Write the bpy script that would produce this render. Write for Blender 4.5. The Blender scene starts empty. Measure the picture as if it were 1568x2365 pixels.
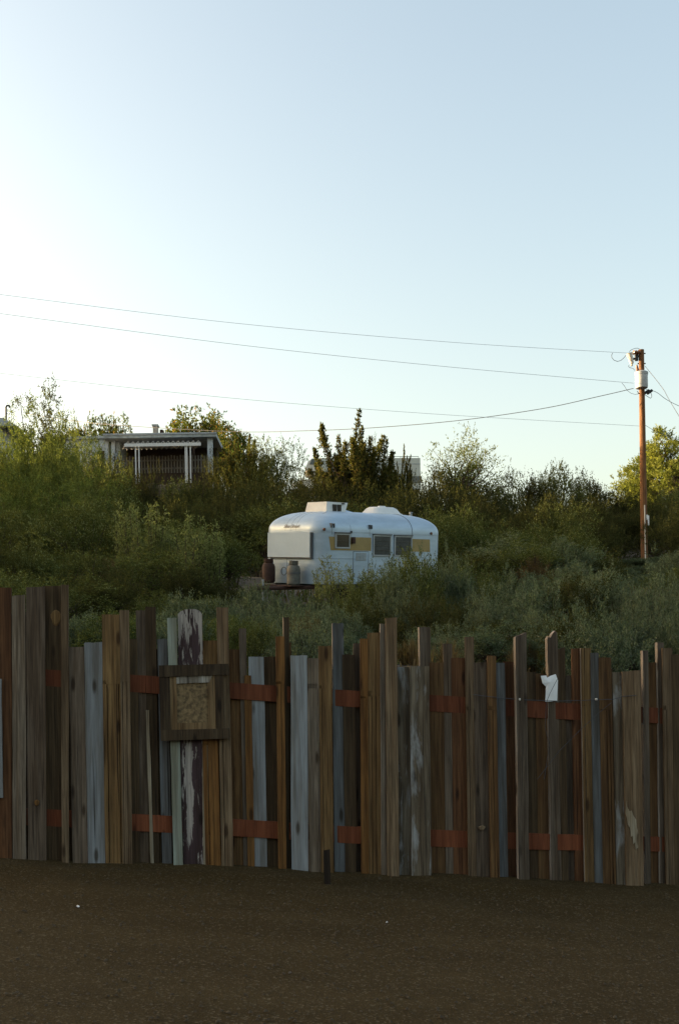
import bpy, math, random
import numpy as np
from mathutils import Vector, Matrix, Euler
R = math.radians
sc = bpy.context.scene
col = sc.collection

# ------------------------------------------------------------------ camera, sky, sun, exposure
F, HZ, ROLL = 2496.0, 1600.0, R(.9)          # focal length and horizon row, on a 1568 x 2365 picture
cam_d = bpy.data.cameras.new('camera')
cam_d.sensor_fit = 'VERTICAL'; cam_d.sensor_height = 36; cam_d.lens = 36 * F / 2365
cam_d.shift_y = (HZ - 1182.5) / 2365
cam_d.clip_end = 6000; cam_d.clip_start = .1
cam = bpy.data.objects.new('camera', cam_d); col.objects.link(cam)
cam.rotation_euler = (Matrix.Rotation(R(90), 3, 'X') @ Matrix.Rotation(-ROLL, 3, 'Z')).to_euler()
sc.camera = cam
SUN_EL, SUN_AZ = R(8), R(12)                 # the sun stands left, a little beyond the scene
sdir = Vector((-math.cos(SUN_EL) * math.cos(SUN_AZ), math.cos(SUN_EL) * math.sin(SUN_AZ), math.sin(SUN_EL)))
w = bpy.data.worlds.new('World'); sc.world = w; w.use_nodes = True
nt = w.node_tree
sky = nt.nodes.new('ShaderNodeTexSky'); sky.sky_type = 'NISHITA'; sky.sun_disc = False
sky.sun_elevation = SUN_EL
sky.sun_rotation = math.atan2(sdir.x, sdir.y)
sky.air_density = 1.05; sky.dust_density = 4.7; sky.ozone_density = .15; sky.altitude = 0
nt.links.new(sky.outputs[0], nt.nodes['Background'].inputs[0])
nt.nodes['Background'].inputs[1].default_value = .15
sun_d = bpy.data.lights.new('sun', 'SUN'); sun_d.energy = 5.0; sun_d.angle = R(.5); sun_d.color = (1, .75, .46)
sun = bpy.data.objects.new('sun', sun_d); col.objects.link(sun)
sun.rotation_euler = sdir.to_track_quat('Z', 'Y').to_euler(); sun.location = (-60, 20, 60)
sc.view_settings.view_transform = 'Standard'; sc.view_settings.look = 'None'
sc.view_settings.exposure = 1.93; sc.view_settings.gamma = 1

CR, SR = math.cos(ROLL), math.sin(ROLL)
def ray(px, py):
    u, v = px - 784, HZ - py
    return Vector(((u * CR + v * SR) / F, 1, (-u * SR + v * CR) / F))
def P(px, py, Y): return ray(px, py) * Y

# ------------------------------------------------------------------ helpers
class MB:
    def __init__(s): s.v = []; s.f = []
    def add(s, vs, fs):
        o = len(s.v); s.v += [tuple(a) for a in vs]; s.f += [tuple(i + o for i in f) for f in fs]
    def box(s, a, b):
        x0, y0, z0 = a; x1, y1, z1 = b
        s.add([(x0,y0,z0),(x1,y0,z0),(x1,y1,z0),(x0,y1,z0),(x0,y0,z1),(x1,y0,z1),(x1,y1,z1),(x0,y1,z1)],
              [(0,3,2,1),(4,5,6,7),(0,1,5,4),(1,2,6,5),(2,3,7,6),(3,0,4,7)])
    def hexa(s, bot, top):
        s.add(list(bot) + list(top), [(0,3,2,1),(4,5,6,7),(0,1,5,4),(1,2,6,5),(2,3,7,6),(3,0,4,7)])
    def tube(s, pts, rad, n=8, cap=True):
        pts = [Vector(p) for p in pts]
        if not hasattr(rad, '__len__'): rad = [rad] * len(pts)
        o = len(s.v); prev = None
        for i, p in enumerate(pts):
            d = (pts[min(i+1, len(pts)-1)] - pts[max(i-1, 0)])
            if d.length < 1e-9: d = Vector((0,0,1))
            d.normalize()
            if prev is None: a = d.orthogonal().normalized()
            else:
                a = prev - d * prev.dot(d)
                a = a.normalized() if a.length > 1e-6 else d.orthogonal().normalized()
            prev = a; b = d.cross(a)
            for k in range(n):
                t = 2 * math.pi * k / n
                s.v.append(tuple(p + (a * math.cos(t) + b * math.sin(t)) * rad[i]))
        for i in range(len(pts) - 1):
            for k in range(n):
                s.f.append((o+i*n+k, o+i*n+(k+1)%n, o+(i+1)*n+(k+1)%n, o+(i+1)*n+k))
        if cap:
            s.f.append(tuple(o + k for k in range(n))[::-1]); s.f.append(tuple(o + (len(pts)-1)*n + k for k in range(n)))
    def lathe(s, prof, n=20, c=(0,0,0)):
        o = len(s.v)
        for r, z in prof:
            for k in range(n):
                t = 2*math.pi*k/n; s.v.append((c[0]+r*math.cos(t), c[1]+r*math.sin(t), c[2]+z))
        for i in range(len(prof)-1):
            for k in range(n): s.f.append((o+i*n+k, o+i*n+(k+1)%n, o+(i+1)*n+(k+1)%n, o+(i+1)*n+k))
        s.f.append(tuple(o+k for k in range(n))[::-1]); s.f.append(tuple(o+(len(prof)-1)*n+k for k in range(n)))
    def build(s, name, mat, parent=None, smooth=False, loc=None):
        me = bpy.data.meshes.new(name); me.from_pydata(s.v, [], s.f); me.update()
        return link(name, me, mat, parent, smooth, loc)
def link(name, me, mat, parent=None, smooth=False, loc=None):
    if mat: me.materials.append(mat)
    if smooth:
        me.shade_smooth()
        me.set_sharp_from_angle(angle=R(40))
    o = bpy.data.objects.new(name, me); col.objects.link(o)
    if parent: o.parent = parent
    if loc is not None: o.location = loc
    return o
def tag(o, label=None, cat=None, group=None, kind=None):
    if label: o['label'] = label
    if cat: o['category'] = cat
    if group: o['group'] = group
    if kind: o['kind'] = kind
    return o
def empty(name, label, cat, loc=(0,0,0), rot=(0,0,0), group=None):
    o = bpy.data.objects.new(name, None); col.objects.link(o); o.location = loc; o.rotation_euler = rot
    o.empty_display_size = .2
    return tag(o, label, cat, group)
def np_mesh(name, V, n):
    """V: (faces*n, 3) vertices of separate n-gons"""
    nv = len(V); nf = nv // n
    me = bpy.data.meshes.new(name)
    me.vertices.add(nv); me.vertices.foreach_set('co', V.astype(np.float32).ravel())
    me.loops.add(nv); me.loops.foreach_set('vertex_index', np.arange(nv, dtype=np.int32))
    me.polygons.add(nf); me.polygons.foreach_set('loop_start', np.arange(0, nv, n, dtype=np.int32))
    me.update(calc_edges=True); me.validate()
    return me

# ------------------------------------------------------------------ materials
def base_mat(name):
    m = bpy.data.materials.new(name); m.use_nodes = True
    return m, m.node_tree, m.node_tree.nodes['Principled BSDF']
def N(t, typ, **kw):
    n = t.nodes.new(typ)
    for k, v in kw.items(): setattr(n, k, v)
    return n
def c4(c): return (c[0], c[1], c[2], 1)
def mixc(t, fac, a, b, mode='MIX'):
    m = N(t, 'ShaderNodeMix', data_type='RGBA', blend_type=mode)
    if hasattr(fac, 'is_linked'): t.links.new(fac, m.inputs[0])
    else: m.inputs[0].default_value = fac
    for s, v in ((6, a), (7, b)):
        if hasattr(v, 'is_linked'): t.links.new(v, m.inputs[s])
        else: m.inputs[s].default_value = c4(v)
    return m.outputs[2]
def ramp(t, inp, a, b):
    n = N(t, 'ShaderNodeMapRange'); t.links.new(inp, n.inputs[0])
    n.inputs[1].default_value = a; n.inputs[2].default_value = b
    return n.outputs[0]
def noise(t, vec, scale, detail=4, rough=.55, dist=0):
    n = N(t, 'ShaderNodeTexNoise'); n.inputs['Scale'].default_value = scale; n.inputs['Detail'].default_value = detail
    n.inputs['Roughness'].default_value = rough; n.inputs['Distortion'].default_value = dist
    t.links.new(vec, n.inputs['Vector']); return n.outputs[0]
def coords(t, scale=(1,1,1), rand=True):
    tc = N(t, 'ShaderNodeTexCoord'); out = tc.outputs['Object']
    if rand:
        oi = N(t, 'ShaderNodeObjectInfo'); mu = N(t, 'ShaderNodeVectorMath', operation='MULTIPLY')
        cb = N(t, 'ShaderNodeCombineXYZ')
        for i in range(3): t.links.new(oi.outputs['Random'], cb.inputs[i])
        t.links.new(cb.outputs[0], mu.inputs[0]); mu.inputs[1].default_value = (91, 47, 63)
        ad = N(t, 'ShaderNodeVectorMath', operation='ADD'); t.links.new(out, ad.inputs[0]); t.links.new(mu.outputs[0], ad.inputs[1])
        out = ad.outputs[0]
    mp = N(t, 'ShaderNodeVectorMath', operation='MULTIPLY'); t.links.new(out, mp.inputs[0]); mp.inputs[1].default_value = scale
    return mp.outputs[0]
def bump(t, p, h, strength=.4, dist=.01):
    b = N(t, 'ShaderNodeBump'); b.inputs['Strength'].default_value = strength; b.inputs['Distance'].default_value = dist
    t.links.new(h, b.inputs['Height']); t.links.new(b.outputs[0], p.inputs['Normal'])

def wood(name, c, dark=.45, pale=None, pale_at=(.56, .62), pscale=(14, 14, 2.2), rough=.85, blotch=.5):
    """weathered sawn wood: streaks along z, blotches, optional remains of paint"""
    m, t, p = base_mat(name)
    g = noise(t, coords(t, (70, 70, 2.2)), 1, 5, .65)
    g2 = noise(t, coords(t, (16, 16, .9)), 1, 4, .6, .3)
    bl = noise(t, coords(t, (7, 7, 1.8)), 1, 4, .6)
    dk = tuple(x * dark for x in c)
    k = mixc(t, ramp(t, g, .36, .62), dk, c)
    k = mixc(t, ramp(t, g2, .38, .62), mixc(t, 1, k, (.62, .55, .48), 'MULTIPLY'), k)
    k = mixc(t, ramp(t, bl, .66, .38), k, mixc(t, blotch, k, (.55, .5, .45), 'MULTIPLY'))
    ck = noise(t, coords(t, (38, 38, .55)), 1, 3, .5, .2)
    k = mixc(t, ramp(t, ck, .655, .70), k, mixc(t, 1, k, (.25, .22, .2), 'MULTIPLY'))
    kn = N(t, 'ShaderNodeTexVoronoi'); t.links.new(coords(t, (7, 7, 2.1)), kn.inputs['Vector']); kn.inputs['Scale'].default_value = 1
    k = mixc(t, ramp(t, kn.outputs['Distance'], .17, .08), k, mixc(t, 1, k, (.32, .27, .22), 'MULTIPLY'))
    if pale:
        n = noise(t, coords(t, pscale), 1, 6, .65, .4)
        k = mixc(t, ramp(t, n, *pale_at), k, pale)
    oi = N(t, 'ShaderNodeObjectInfo'); hv = N(t, 'ShaderNodeHueSaturation')
    t.links.new(k, hv.inputs['Color']); t.links.new(ramp(t, oi.outputs['Random'], 0, 1), hv.inputs['Value'])
    mr = hv.inputs['Value'].links[0].from_node; mr.inputs[3].default_value = .8; mr.inputs[4].default_value = 1.2
    t.links.new(hv.outputs[0], p.inputs['Base Color'])
    p.inputs['Roughness'].default_value = rough; p.inputs['Specular IOR Level'].default_value = .25
    bump(t, p, g, .5, .004)
    return m
def peeling(name, c, bare):
    m = wood(name, c, dark=.6); t = m.node_tree; p = t.nodes['Principled BSDF']
    old = p.inputs['Base Color'].links[0].from_socket
    tc = N(t, 'ShaderNodeTexCoord'); sx = N(t, 'ShaderNodeSeparateXYZ'); t.links.new(tc.outputs['Object'], sx.inputs[0])
    def math_(op, a, b):
        n = N(t, 'ShaderNodeMath', operation=op)
        for i, v in enumerate((a, b)):
            if hasattr(v, 'is_linked'): t.links.new(v, n.inputs[i])
            else: n.inputs[i].default_value = v
        return n.outputs[0]
    band = ramp(t, math_('ABSOLUTE', math_('ADD', sx.outputs[0], .028), 0), .045, .012)        # bared strip left of the middle
    low = math_('MULTIPLY', ramp(t, sx.outputs[2], 1.25, 1.1), ramp(t, sx.outputs[2], .15, .35))
    top = ramp(t, sx.outputs[2], 2.02, 2.22); edge = ramp(t, sx.outputs[0], .078, .092)
    n = noise(t, coords(t, (22, 22, 3.2), False), 1, 6, .7, .6)
    mk = math_('ADD', n, math_('MULTIPLY', math_('ADD', math_('MULTIPLY', band, low), math_('ADD', math_('MULTIPLY', top, .75), math_('MULTIPLY', edge, .6))), .22))
    g = noise(t, coords(t, (60, 60, 2.5), False), 1, 4, .6)
    pale = mixc(t, ramp(t, g, .35, .65), tuple(x*.5 for x in bare), bare)
    k = mixc(t, ramp(t, mk, .58, .63), old, pale); t.links.new(k, p.inputs['Base Color'])
    return m
def plain(name, c, rough=.6, metal=0, var=.25, scale=(3,3,3), spec=.4, bumpd=0):
    m, t, p = base_mat(name)
    n = noise(t, coords(t, scale), 1, 6, .65)
    k = mixc(t, ramp(t, n, .35, .68), tuple(x * (1 - var) for x in c), c)
    t.links.new(k, p.inputs['Base Color'])
    p.inputs['Roughness'].default_value = rough; p.inputs['Metallic'].default_value = metal
    p.inputs['Specular IOR Level'].default_value = spec
    if bumpd: bump(t, p, n, .5, bumpd)
    return m
def leaf(name, c1, c2, tip=None, trans=.4):
    m, t, p = base_mat(name)
    ge = N(t, 'ShaderNodeNewGeometry')
    cl = noise(t, coords(t, (1.3, 1.3, 1.3)), 1, 3, .6)
    k = mixc(t, ramp(t, cl, .38, .62), c1, c2)
    hv = N(t, 'ShaderNodeHueSaturation'); t.links.new(k, hv.inputs['Color'])
    mr = N(t, 'ShaderNodeMapRange'); t.links.new(ge.outputs['Random Per Island'], mr.inputs[0])
    mr.inputs[3].default_value = .55; mr.inputs[4].default_value = 1.5
    t.links.new(mr.outputs[0], hv.inputs['Value'])
    oi = N(t, 'ShaderNodeObjectInfo'); hr = N(t, 'ShaderNodeMapRange'); t.links.new(oi.outputs['Random'], hr.inputs[0])
    hr.inputs[3].default_value = .485; hr.inputs[4].default_value = .515
    t.links.new(hr.outputs[0], hv.inputs['Hue'])
    k = hv.outputs[0]
    if tip:
        k = mixc(t, ramp(t, ge.outputs['Random Per Island'], .86, .9), k, tip)
    d = N(t, 'ShaderNodeBsdfDiffuse'); tr = N(t, 'ShaderNodeBsdfTranslucent'); mx = N(t, 'ShaderNodeMixShader')
    t.links.new(k, d.inputs[0]); t.links.new(mixc(t, 1, k, (1.15, 1.2, .6), 'MULTIPLY'), tr.inputs[0])
    mx.inputs[0].default_value = trans
    t.links.new(d.outputs[0], mx.inputs[1]); t.links.new(tr.outputs[0], mx.inputs[2])
    t.links.new(mx.outputs[0], t.nodes['Material Output'].inputs[0]); t.nodes.remove(p)
    return m

W_ = {
 'tan':   wood('tan_board', (0.240, 0.147, 0.060)),
 'orange':wood('amber_board', (0.210, 0.102, 0.029)),
 'brown': wood('brown_board', (0.143, 0.078, 0.030)),
 'dark':  wood('dark_board', (.088, .058, .029)),
 'red':   wood('reddish_board', (0.134, 0.061, 0.025)),
 'grey':  wood('grey_board', (0.243, 0.198, 0.149)),
 'dgrey': wood('dark_grey_board', (0.151, 0.115, 0.083)),
 'gbrown':wood('grey_brown_board', (0.221, 0.157, 0.094)),
 'blue':  wood('blue_grey_board', (0.265, 0.285, 0.30), dark=.7, blotch=.25),
 'dblue': wood('slate_board', (0.145, 0.155, 0.162), dark=.6),
 'teal':  wood('pale_teal_board', (0.360, 0.406, 0.348), dark=.7, blotch=.25),
 'purple':peeling('peeling_purple_board', (.072, .045, .050), (.36, .32, .285)),
 'weather':wood('weathered_board', (0.165, 0.137, 0.098), dark=.4, pale=(.22, .225, .225), pale_at=(.53, .68), pscale=(9, 9, 2.0)),
 'cut':   wood('pale_edge_wood', (.40, .36, .32), dark=.7),
 'strip': wood('pale_strip', (0.405, 0.357, 0.264), dark=.6),
}
M = dict(
 rail = wood('rust_red_rail', (.175, .055, .023), dark=.75, blotch=.3),
 frame_dark = wood('frame_dark_wood', (.075, .052, .029)),
 frame_tan = wood('frame_tan_wood', (.27, .185, .095)),
 frame_pale = wood('frame_pale_wood', (.46, .44, .39)),
 panel = plain('mottled_panel', (.24, .165, .08), .9, var=.75, scale=(26, 26, 26), bumpd=.012),
 bark = plain('bark', (.06, .042, .028), .95, var=.5, scale=(20, 20, 5), bumpd=.02),
 polewood = wood('pole_wood', (.21, .105, .046), dark=.55),
 steel = plain('galvanised_steel', (.42, .43, .44), .45, .6),
 black = plain('black_fitting', (.03, .03, .03), .6),
 wire = plain('wire_aluminium', (.27, .29, .33), .6),
 cable = plain('black_cable', (.05, .05, .06), .6),
 porcelain = plain('porcelain', (.6, .56, .5), .3),
 brownporc = plain('brown_porcelain', (.16, .07, .035), .3),
 tank = plain('grey_transformer_paint', (.42, .44, .46), .5),
 white = plain('white_paint', (.60, .61, .61), .6, var=.15),
 rag = plain('white_rag', (.78, .79, .8), .9, var=.15, scale=(12,12,12)),
 tbody = plain('trailer_skin', (.35, .45, .56), .40, .18, var=.22, scale=(1.2, 1.2, 5), spec=.5),
 tpanel = plain('front_guard_paint', (.33, .43, .53), .6, var=.1, scale=(2,2,2)),
 tstripe = plain('ochre_stripe_paint', (.27, .195, .07), .5, var=.2),
 seam = plain('dark_seam', (.07, .075, .08), .6),
 trim = plain('aluminium_trim', (.30, .33, .36), .45, .3),
 glass = plain('dark_glass', (.035, .04, .04), .08, 0, var=.3, spec=.7),
 louver = plain('dark_louver_glass', (.055, .06, .058), .5, 0, var=.5, scale=(6,6,6), spec=.2),
 rust = plain('rusty_tank', (.05, .022, .015), .8, var=.5, scale=(9,9,9)),
 lptank = plain('old_cream_tank', (.12, .12, .105), .6, var=.6, scale=(8,8,8)),
 script = plain('grey_script', (.13, .14, .15), .5),
 hubber = plain('tyre_rubber', (.02, .02, .02), .8),
 amber = plain('amber_lens', (.12, .035, .012), .3),
 hwall = plain('white_house_wall', (.44, .49, .54), .8, var=.25, scale=(2,2,1)),
 hroof = plain('grey_roof', (.34, .38, .39), .8, var=.4),
 hdark = plain('dark_porch', (.045, .028, .018), .9, var=.4),
 picket = plain('grey_picket', (.14, .125, .105), .9, var=.4),
 stone = plain('chimney_stone', (.42, .39, .35), .9, var=.5, scale=(9,9,9)),
 rvwall = plain('cream_motorhome_wall', (.50, .52, .47), .5, var=.15),
 rvfront = plain('cream_motorhome_front', (.66, .60, .50), .45, var=.1),
 rock = plain('rubble_rock', (.12, .09, .062), .95, var=.4, scale=(5,5,5)),
)
L_ = dict(
 lush = leaf('sunlit_mesquite_leaf', (.080, .100, .030), (.125, .148, .045), tip=(.17, .19, .07)),  # mesquite leaf brightened to paint sunlight into the left trees
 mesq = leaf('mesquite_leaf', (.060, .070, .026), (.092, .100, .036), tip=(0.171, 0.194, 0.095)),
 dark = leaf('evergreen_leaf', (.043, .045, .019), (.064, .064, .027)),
 grey = leaf('sage_leaf', (0.086, 0.106, 0.068), (0.117, 0.138, 0.092), tip=(0.162, 0.173, 0.128)),
 pine = leaf('pine_needle', (0.099, 0.130, 0.032), (0.171, 0.194, 0.051)),
 ail = leaf('broad_leaf', (0.054, 0.084, 0.024), (0.095, 0.106, 0.032), tip=(0.216, 0.130, 0.046)),  # a random share of the leaves is tinted orange
 olive = leaf('olive_leaf', (.056, .058, .020), (.090, .084, .028), tip=(.14, .10, .04)),
 pale = leaf('sunlit_tip_leaf', (.13, .145, .06), (.19, .20, .085)),  # paler green, standing in for sunlit bush tips
 dry = leaf('dry_grass', (.085, .062, .034), (.12, .09, .052)),
 green = leaf('green_grass', (0.056, 0.076, 0.030), (0.086, 0.103, 0.046), tip=(0.144, 0.140, 0.095)),
)

# ------------------------------------------------------------------ terrain
PY = [-400, 0, 9.75, 10.4, 11.2, 12.4, 14, 16.5, 20, 25, 27, 28.5, 31, 36, 42, 50, 56, 62, 68, 75, 85, 110, 160, 400, 4000]
PZ = [-1.61, -1.61, -1.61, -1.4, -1.0, -.4, -.05, .25, .65, 1.5, 2.05, 2.4, 2.85, 3.4, 4.15, 5.15, 6.35, 8.5, 11.4, 12.6, 12.9, 11.5, 8, 4, 4]
def sstep(a, b, x):
    t = min(1, max(0, (x - a) / (b - a)))
    return t * t * (3 - 2 * t)
RY = [-30, -12, 25, 46, 54, 58, 70, 78, 90, 105, 120, 150]
RZ = [6, 18, 22, 24, 23, 13, 13, 18, 21, 23, 23, 8]  # ridge out of view at left, heights shaped to cast shade and block glow
def ground(x, y):
    ye = y - .1327 * max(-9, min(9, x)) * (1 - sstep(12, 22, y))      # the bank follows the slanted fence
    z = float(np.interp(ye, PY, PZ))
    cross = -.078 * max(-14, min(14, x))
    z += cross * (1 - sstep(10, 26, y))
    z += (.25 * math.sin(x * .33 + y * .21) + .16 * math.sin(x * .71 - y * .47 + 1.3)) * sstep(11, 22, y) * (1 - .7 * sstep(20, 26, y) * (1 - sstep(32, 38, y)))
    z += sstep(55, 66, y) * (1 - sstep(80, 120, y)) * (.9 * sstep(2, -12, x) * 1 if x < 2 else -.9 * sstep(2, 14, x))
    z += .38 * sstep(-.6, .6, x) * sstep(3.6, 2.4, x) * sstep(11, 12.5, y) * sstep(17, 15, y)
    if y < -5: z += 9 * sstep(-6, -42, y) * sstep(300, 120, abs(x))          # unseen bank added behind the camera to cut sky light
    if x < -40:
        k = sstep(-42, -75, x) if x > -75 else 1 - .8 * sstep(-95, -200, x)
        z += max(0, float(np.interp(y, RY, RZ)) - z) * k * (1 if -30 < y < 150 else 0)
    return z
def axis(parts):
    out = []
    for a, b, st in parts: out += list(np.arange(a, b, st))
    return out
xs = axis([(-3000, -300, 300), (-300, -100, 25), (-100, -36, 4), (-36, 40, 1.0), (40, 100, 6), (100, 300, 25), (300, 3001, 300)])
ys = axis([(-2000, -100, 200), (-100, -4, 6), (-4, 9, 1), (9, 12.4, .17), (12.4, 34, .5), (34, 90, 1.5), (90, 160, 5), (160, 400, 40), (400, 4001, 400)])
def under(x, y): return -.09 if abs(x) < 42 and -31 < y < edge_y(x) - .35 else 0
def edge_y(x): return 9.26 + (x + 2.89) / 6.03 * .8
gv = [(x, y, ground(x, y) + under(x, y)) for y in ys for x in xs]
nx = len(xs)
gf = [(j*nx+i, j*nx+i+1, (j+1)*nx+i+1, (j+1)*nx+i) for j in range(len(ys)-1) for i in range(nx-1)]
m, t, p = base_mat('hillside_soil')
a = noise(t, coords(t, (.35,.35,.35), False), 1, 6, .6); b = noise(t, coords(t, (9,9,9), False), 1, 6, .7)
k = mixc(t, ramp(t, a, .4, .62), (.06, .045, .026), (.092, .068, .04))
k = mixc(t, ramp(t, b, .35, .7), mixc(t, 1, k, (.55, .5, .45), 'MULTIPLY'), k)
t.links.new(k, p.inputs['Base Color']); p.inputs['Roughness'].default_value = .95; bump(t, p, b, .6, .04)
g = MB(); g.v = gv; g.f = gf
gr = g.build('ground', m, smooth=True); tag(gr, kind='structure')

# the gravelly road in front of the fence
m, t, p = base_mat('gravel_road')
fine = noise(t, coords(t, (95,95,95), False), 1, 3, .75); mid = noise(t, coords(t, (1.1,2.4,1), False), 1, 5, .6)
vor = N(t, 'ShaderNodeTexVoronoi'); vor.inputs['Scale'].default_value = 80; t.links.new(coords(t, (1,1,1), False), vor.inputs['Vector'])
sp = N(t, 'ShaderNodeSeparateColor'); t.links.new(vor.outputs['Color'], sp.inputs[0])
k = mixc(t, ramp(t, mid, .35, .66), (.0315, .0195, .0038), (.043, .028, .0078))
k = mixc(t, ramp(t, fine, .32, .68), mixc(t, 1, k, (.45, .43, .40), 'MULTIPLY'), mixc(t, 1, k, (1.35, 1.32, 1.3), 'MULTIPLY'))
k = mixc(t, ramp(t, sp.outputs[0], .82, 1.0), k, (.085, .064, .035))
t.links.new(k, p.inputs['Base Color']); p.inputs['Roughness'].default_value = .95; p.inputs['Specular IOR Level'].default_value = .15
bump(t, p, vor.outputs['Distance'], .45, .008)
rd = MB(); rx = axis([(-40, -8, 4), (-8, 8.01, .25), (12, 41, 4)]); ry = axis([(-30, 3, 3), (3, 8, .3), (8, 8.95, .08)])
YA, YB = 9.2, 10.0
rng = random.Random(4)
edge = {x: 9.2 + (x + 2.89) / 6.03 * .8 + .06 for x in rx}
def lip(x, y): return .022 * math.exp(-((edge_y(x) - .42 - y) / .22) ** 2) + .03 * sstep(-.35, 0, y - edge_y(x)) + .012 * math.sin(x * 2.3 + y * 3.1) + .007 * math.sin(x * 9.1) * sstep(-.5, 0, y - edge_y(x))
def edge_y(x): return 9.26 + (x + 2.89) / 6.03 * .8
NE = 12
rows = ry + ['e%d' % i for i in range(1, NE+1)]
for y in rows:
    for x in rx:
        yy = y if not isinstance(y, str) else 8.92 + (max(9.0, edge[x]) - 8.92) * int(y[1:]) / NE
        if x < -6: yy = yy if not isinstance(y, str) else 8.92 + .02 * int(y[1:])
        rd.v.append((x, yy, ground(x, yy) + .006 + (lip(x, yy) if abs(x) < 8 and yy > 7.5 else 0)))
nrx = len(rx)
rd.f = [(j*nrx+i, j*nrx+i+1, (j+1)*nrx+i+1, (j+1)*nrx+i) for j in range(len(rows)-1) for i in range(nrx-1)]
tag(rd.build('road', m, smooth=True), kind='structure')

# loose stones
nr = np.random.default_rng(3)
def stones(name, n, xr, yr, sz, mat, label):
    mb = MB()
    for i in range(n):
        y = yr[0] + (yr[1]-yr[0]) * nr.random() ** 1.0; x = nr.uniform(-1, 1) * (.36 * y + .6)
        z = ground(x, y); s = sz[0] + (sz[1]-sz[0]) * nr.random() ** 4
        q = [(-1,-.6,0),(.5,-1,0),(1,.5,0),(-.4,1,0),(-.5,-.3,.75),(.4,-.2,.9),(.1,.5,.7)]
        an = nr.random()*6.28; c, s_ = math.cos(an), math.sin(an)
        jit = nr.uniform(.7, 1.3, (7,3))
        mb.add([(x+s*(a*c-b*s_)*j[0], y+s*(a*s_+b*c)*j[1], z+.014+s*h*j[2]*.8) for (a,b,h), j in zip(q, jit)],
               [(0,1,5,4),(1,2,5),(2,6,5),(2,3,6),(3,4,6),(3,0,4),(4,5,6)])
    return tag(mb.build(name, mat), label, 'gravel', kind='stuff')
stones('gravel', 7000, (0,0), (4.9, 9.6), (.003, .013), plain('gravel_stone', (.066, .049, .027), .95, var=.6, scale=(13,13,13)), 'loose fine gravel strewn over the dark road in front of the fence')
def chip(px, py, s, mat, label, name='stone', cat='stone'):
    r = ray(px, py); Y = 8.5
    for _ in range(40):
        q = r * Y; Y += (q.z - ground(q.x, q.y)) * 4 if abs(q.z - ground(q.x, q.y)) > 1e-4 else 0
    q = r * Y; mb = MB()
    k = [(-1,-.5,0),(.3,-.8,0),(1,.4,0),(-.3,.7,0),(-.6,-.2,.5),(.5,-.1,.7),(.2,.4,.5)]
    mb.add([(s*a*1.3, s*b, s*h) for a,b,h in k], [(0,1,5,4),(1,2,5),(2,6,5),(2,3,6),(3,4,6),(3,0,4),(4,5,6),(3,2,1,0)])
    o = mb.build(name, mat, loc=(q.x, q.y, ground(q.x, q.y) + .012)); o.rotation_euler.z = px
    tag(o, label, cat); return o
chip(181, 2098, .017, M['rag'], 'crumpled white paper scrap on the road, left of the stake', 'paper_scrap', 'litter')
chip(602, 2042, .010, M['porcelain'], 'small pale stone on the dirt just below the light blue back board of the fence')
chip(893, 2134, .010, M['porcelain'], 'small white stone on the road right of the wooden stake')
chip(670, 2252, .013, M['rock'], 'flat brown stone lying farther down the road, nearest the camera')

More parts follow.
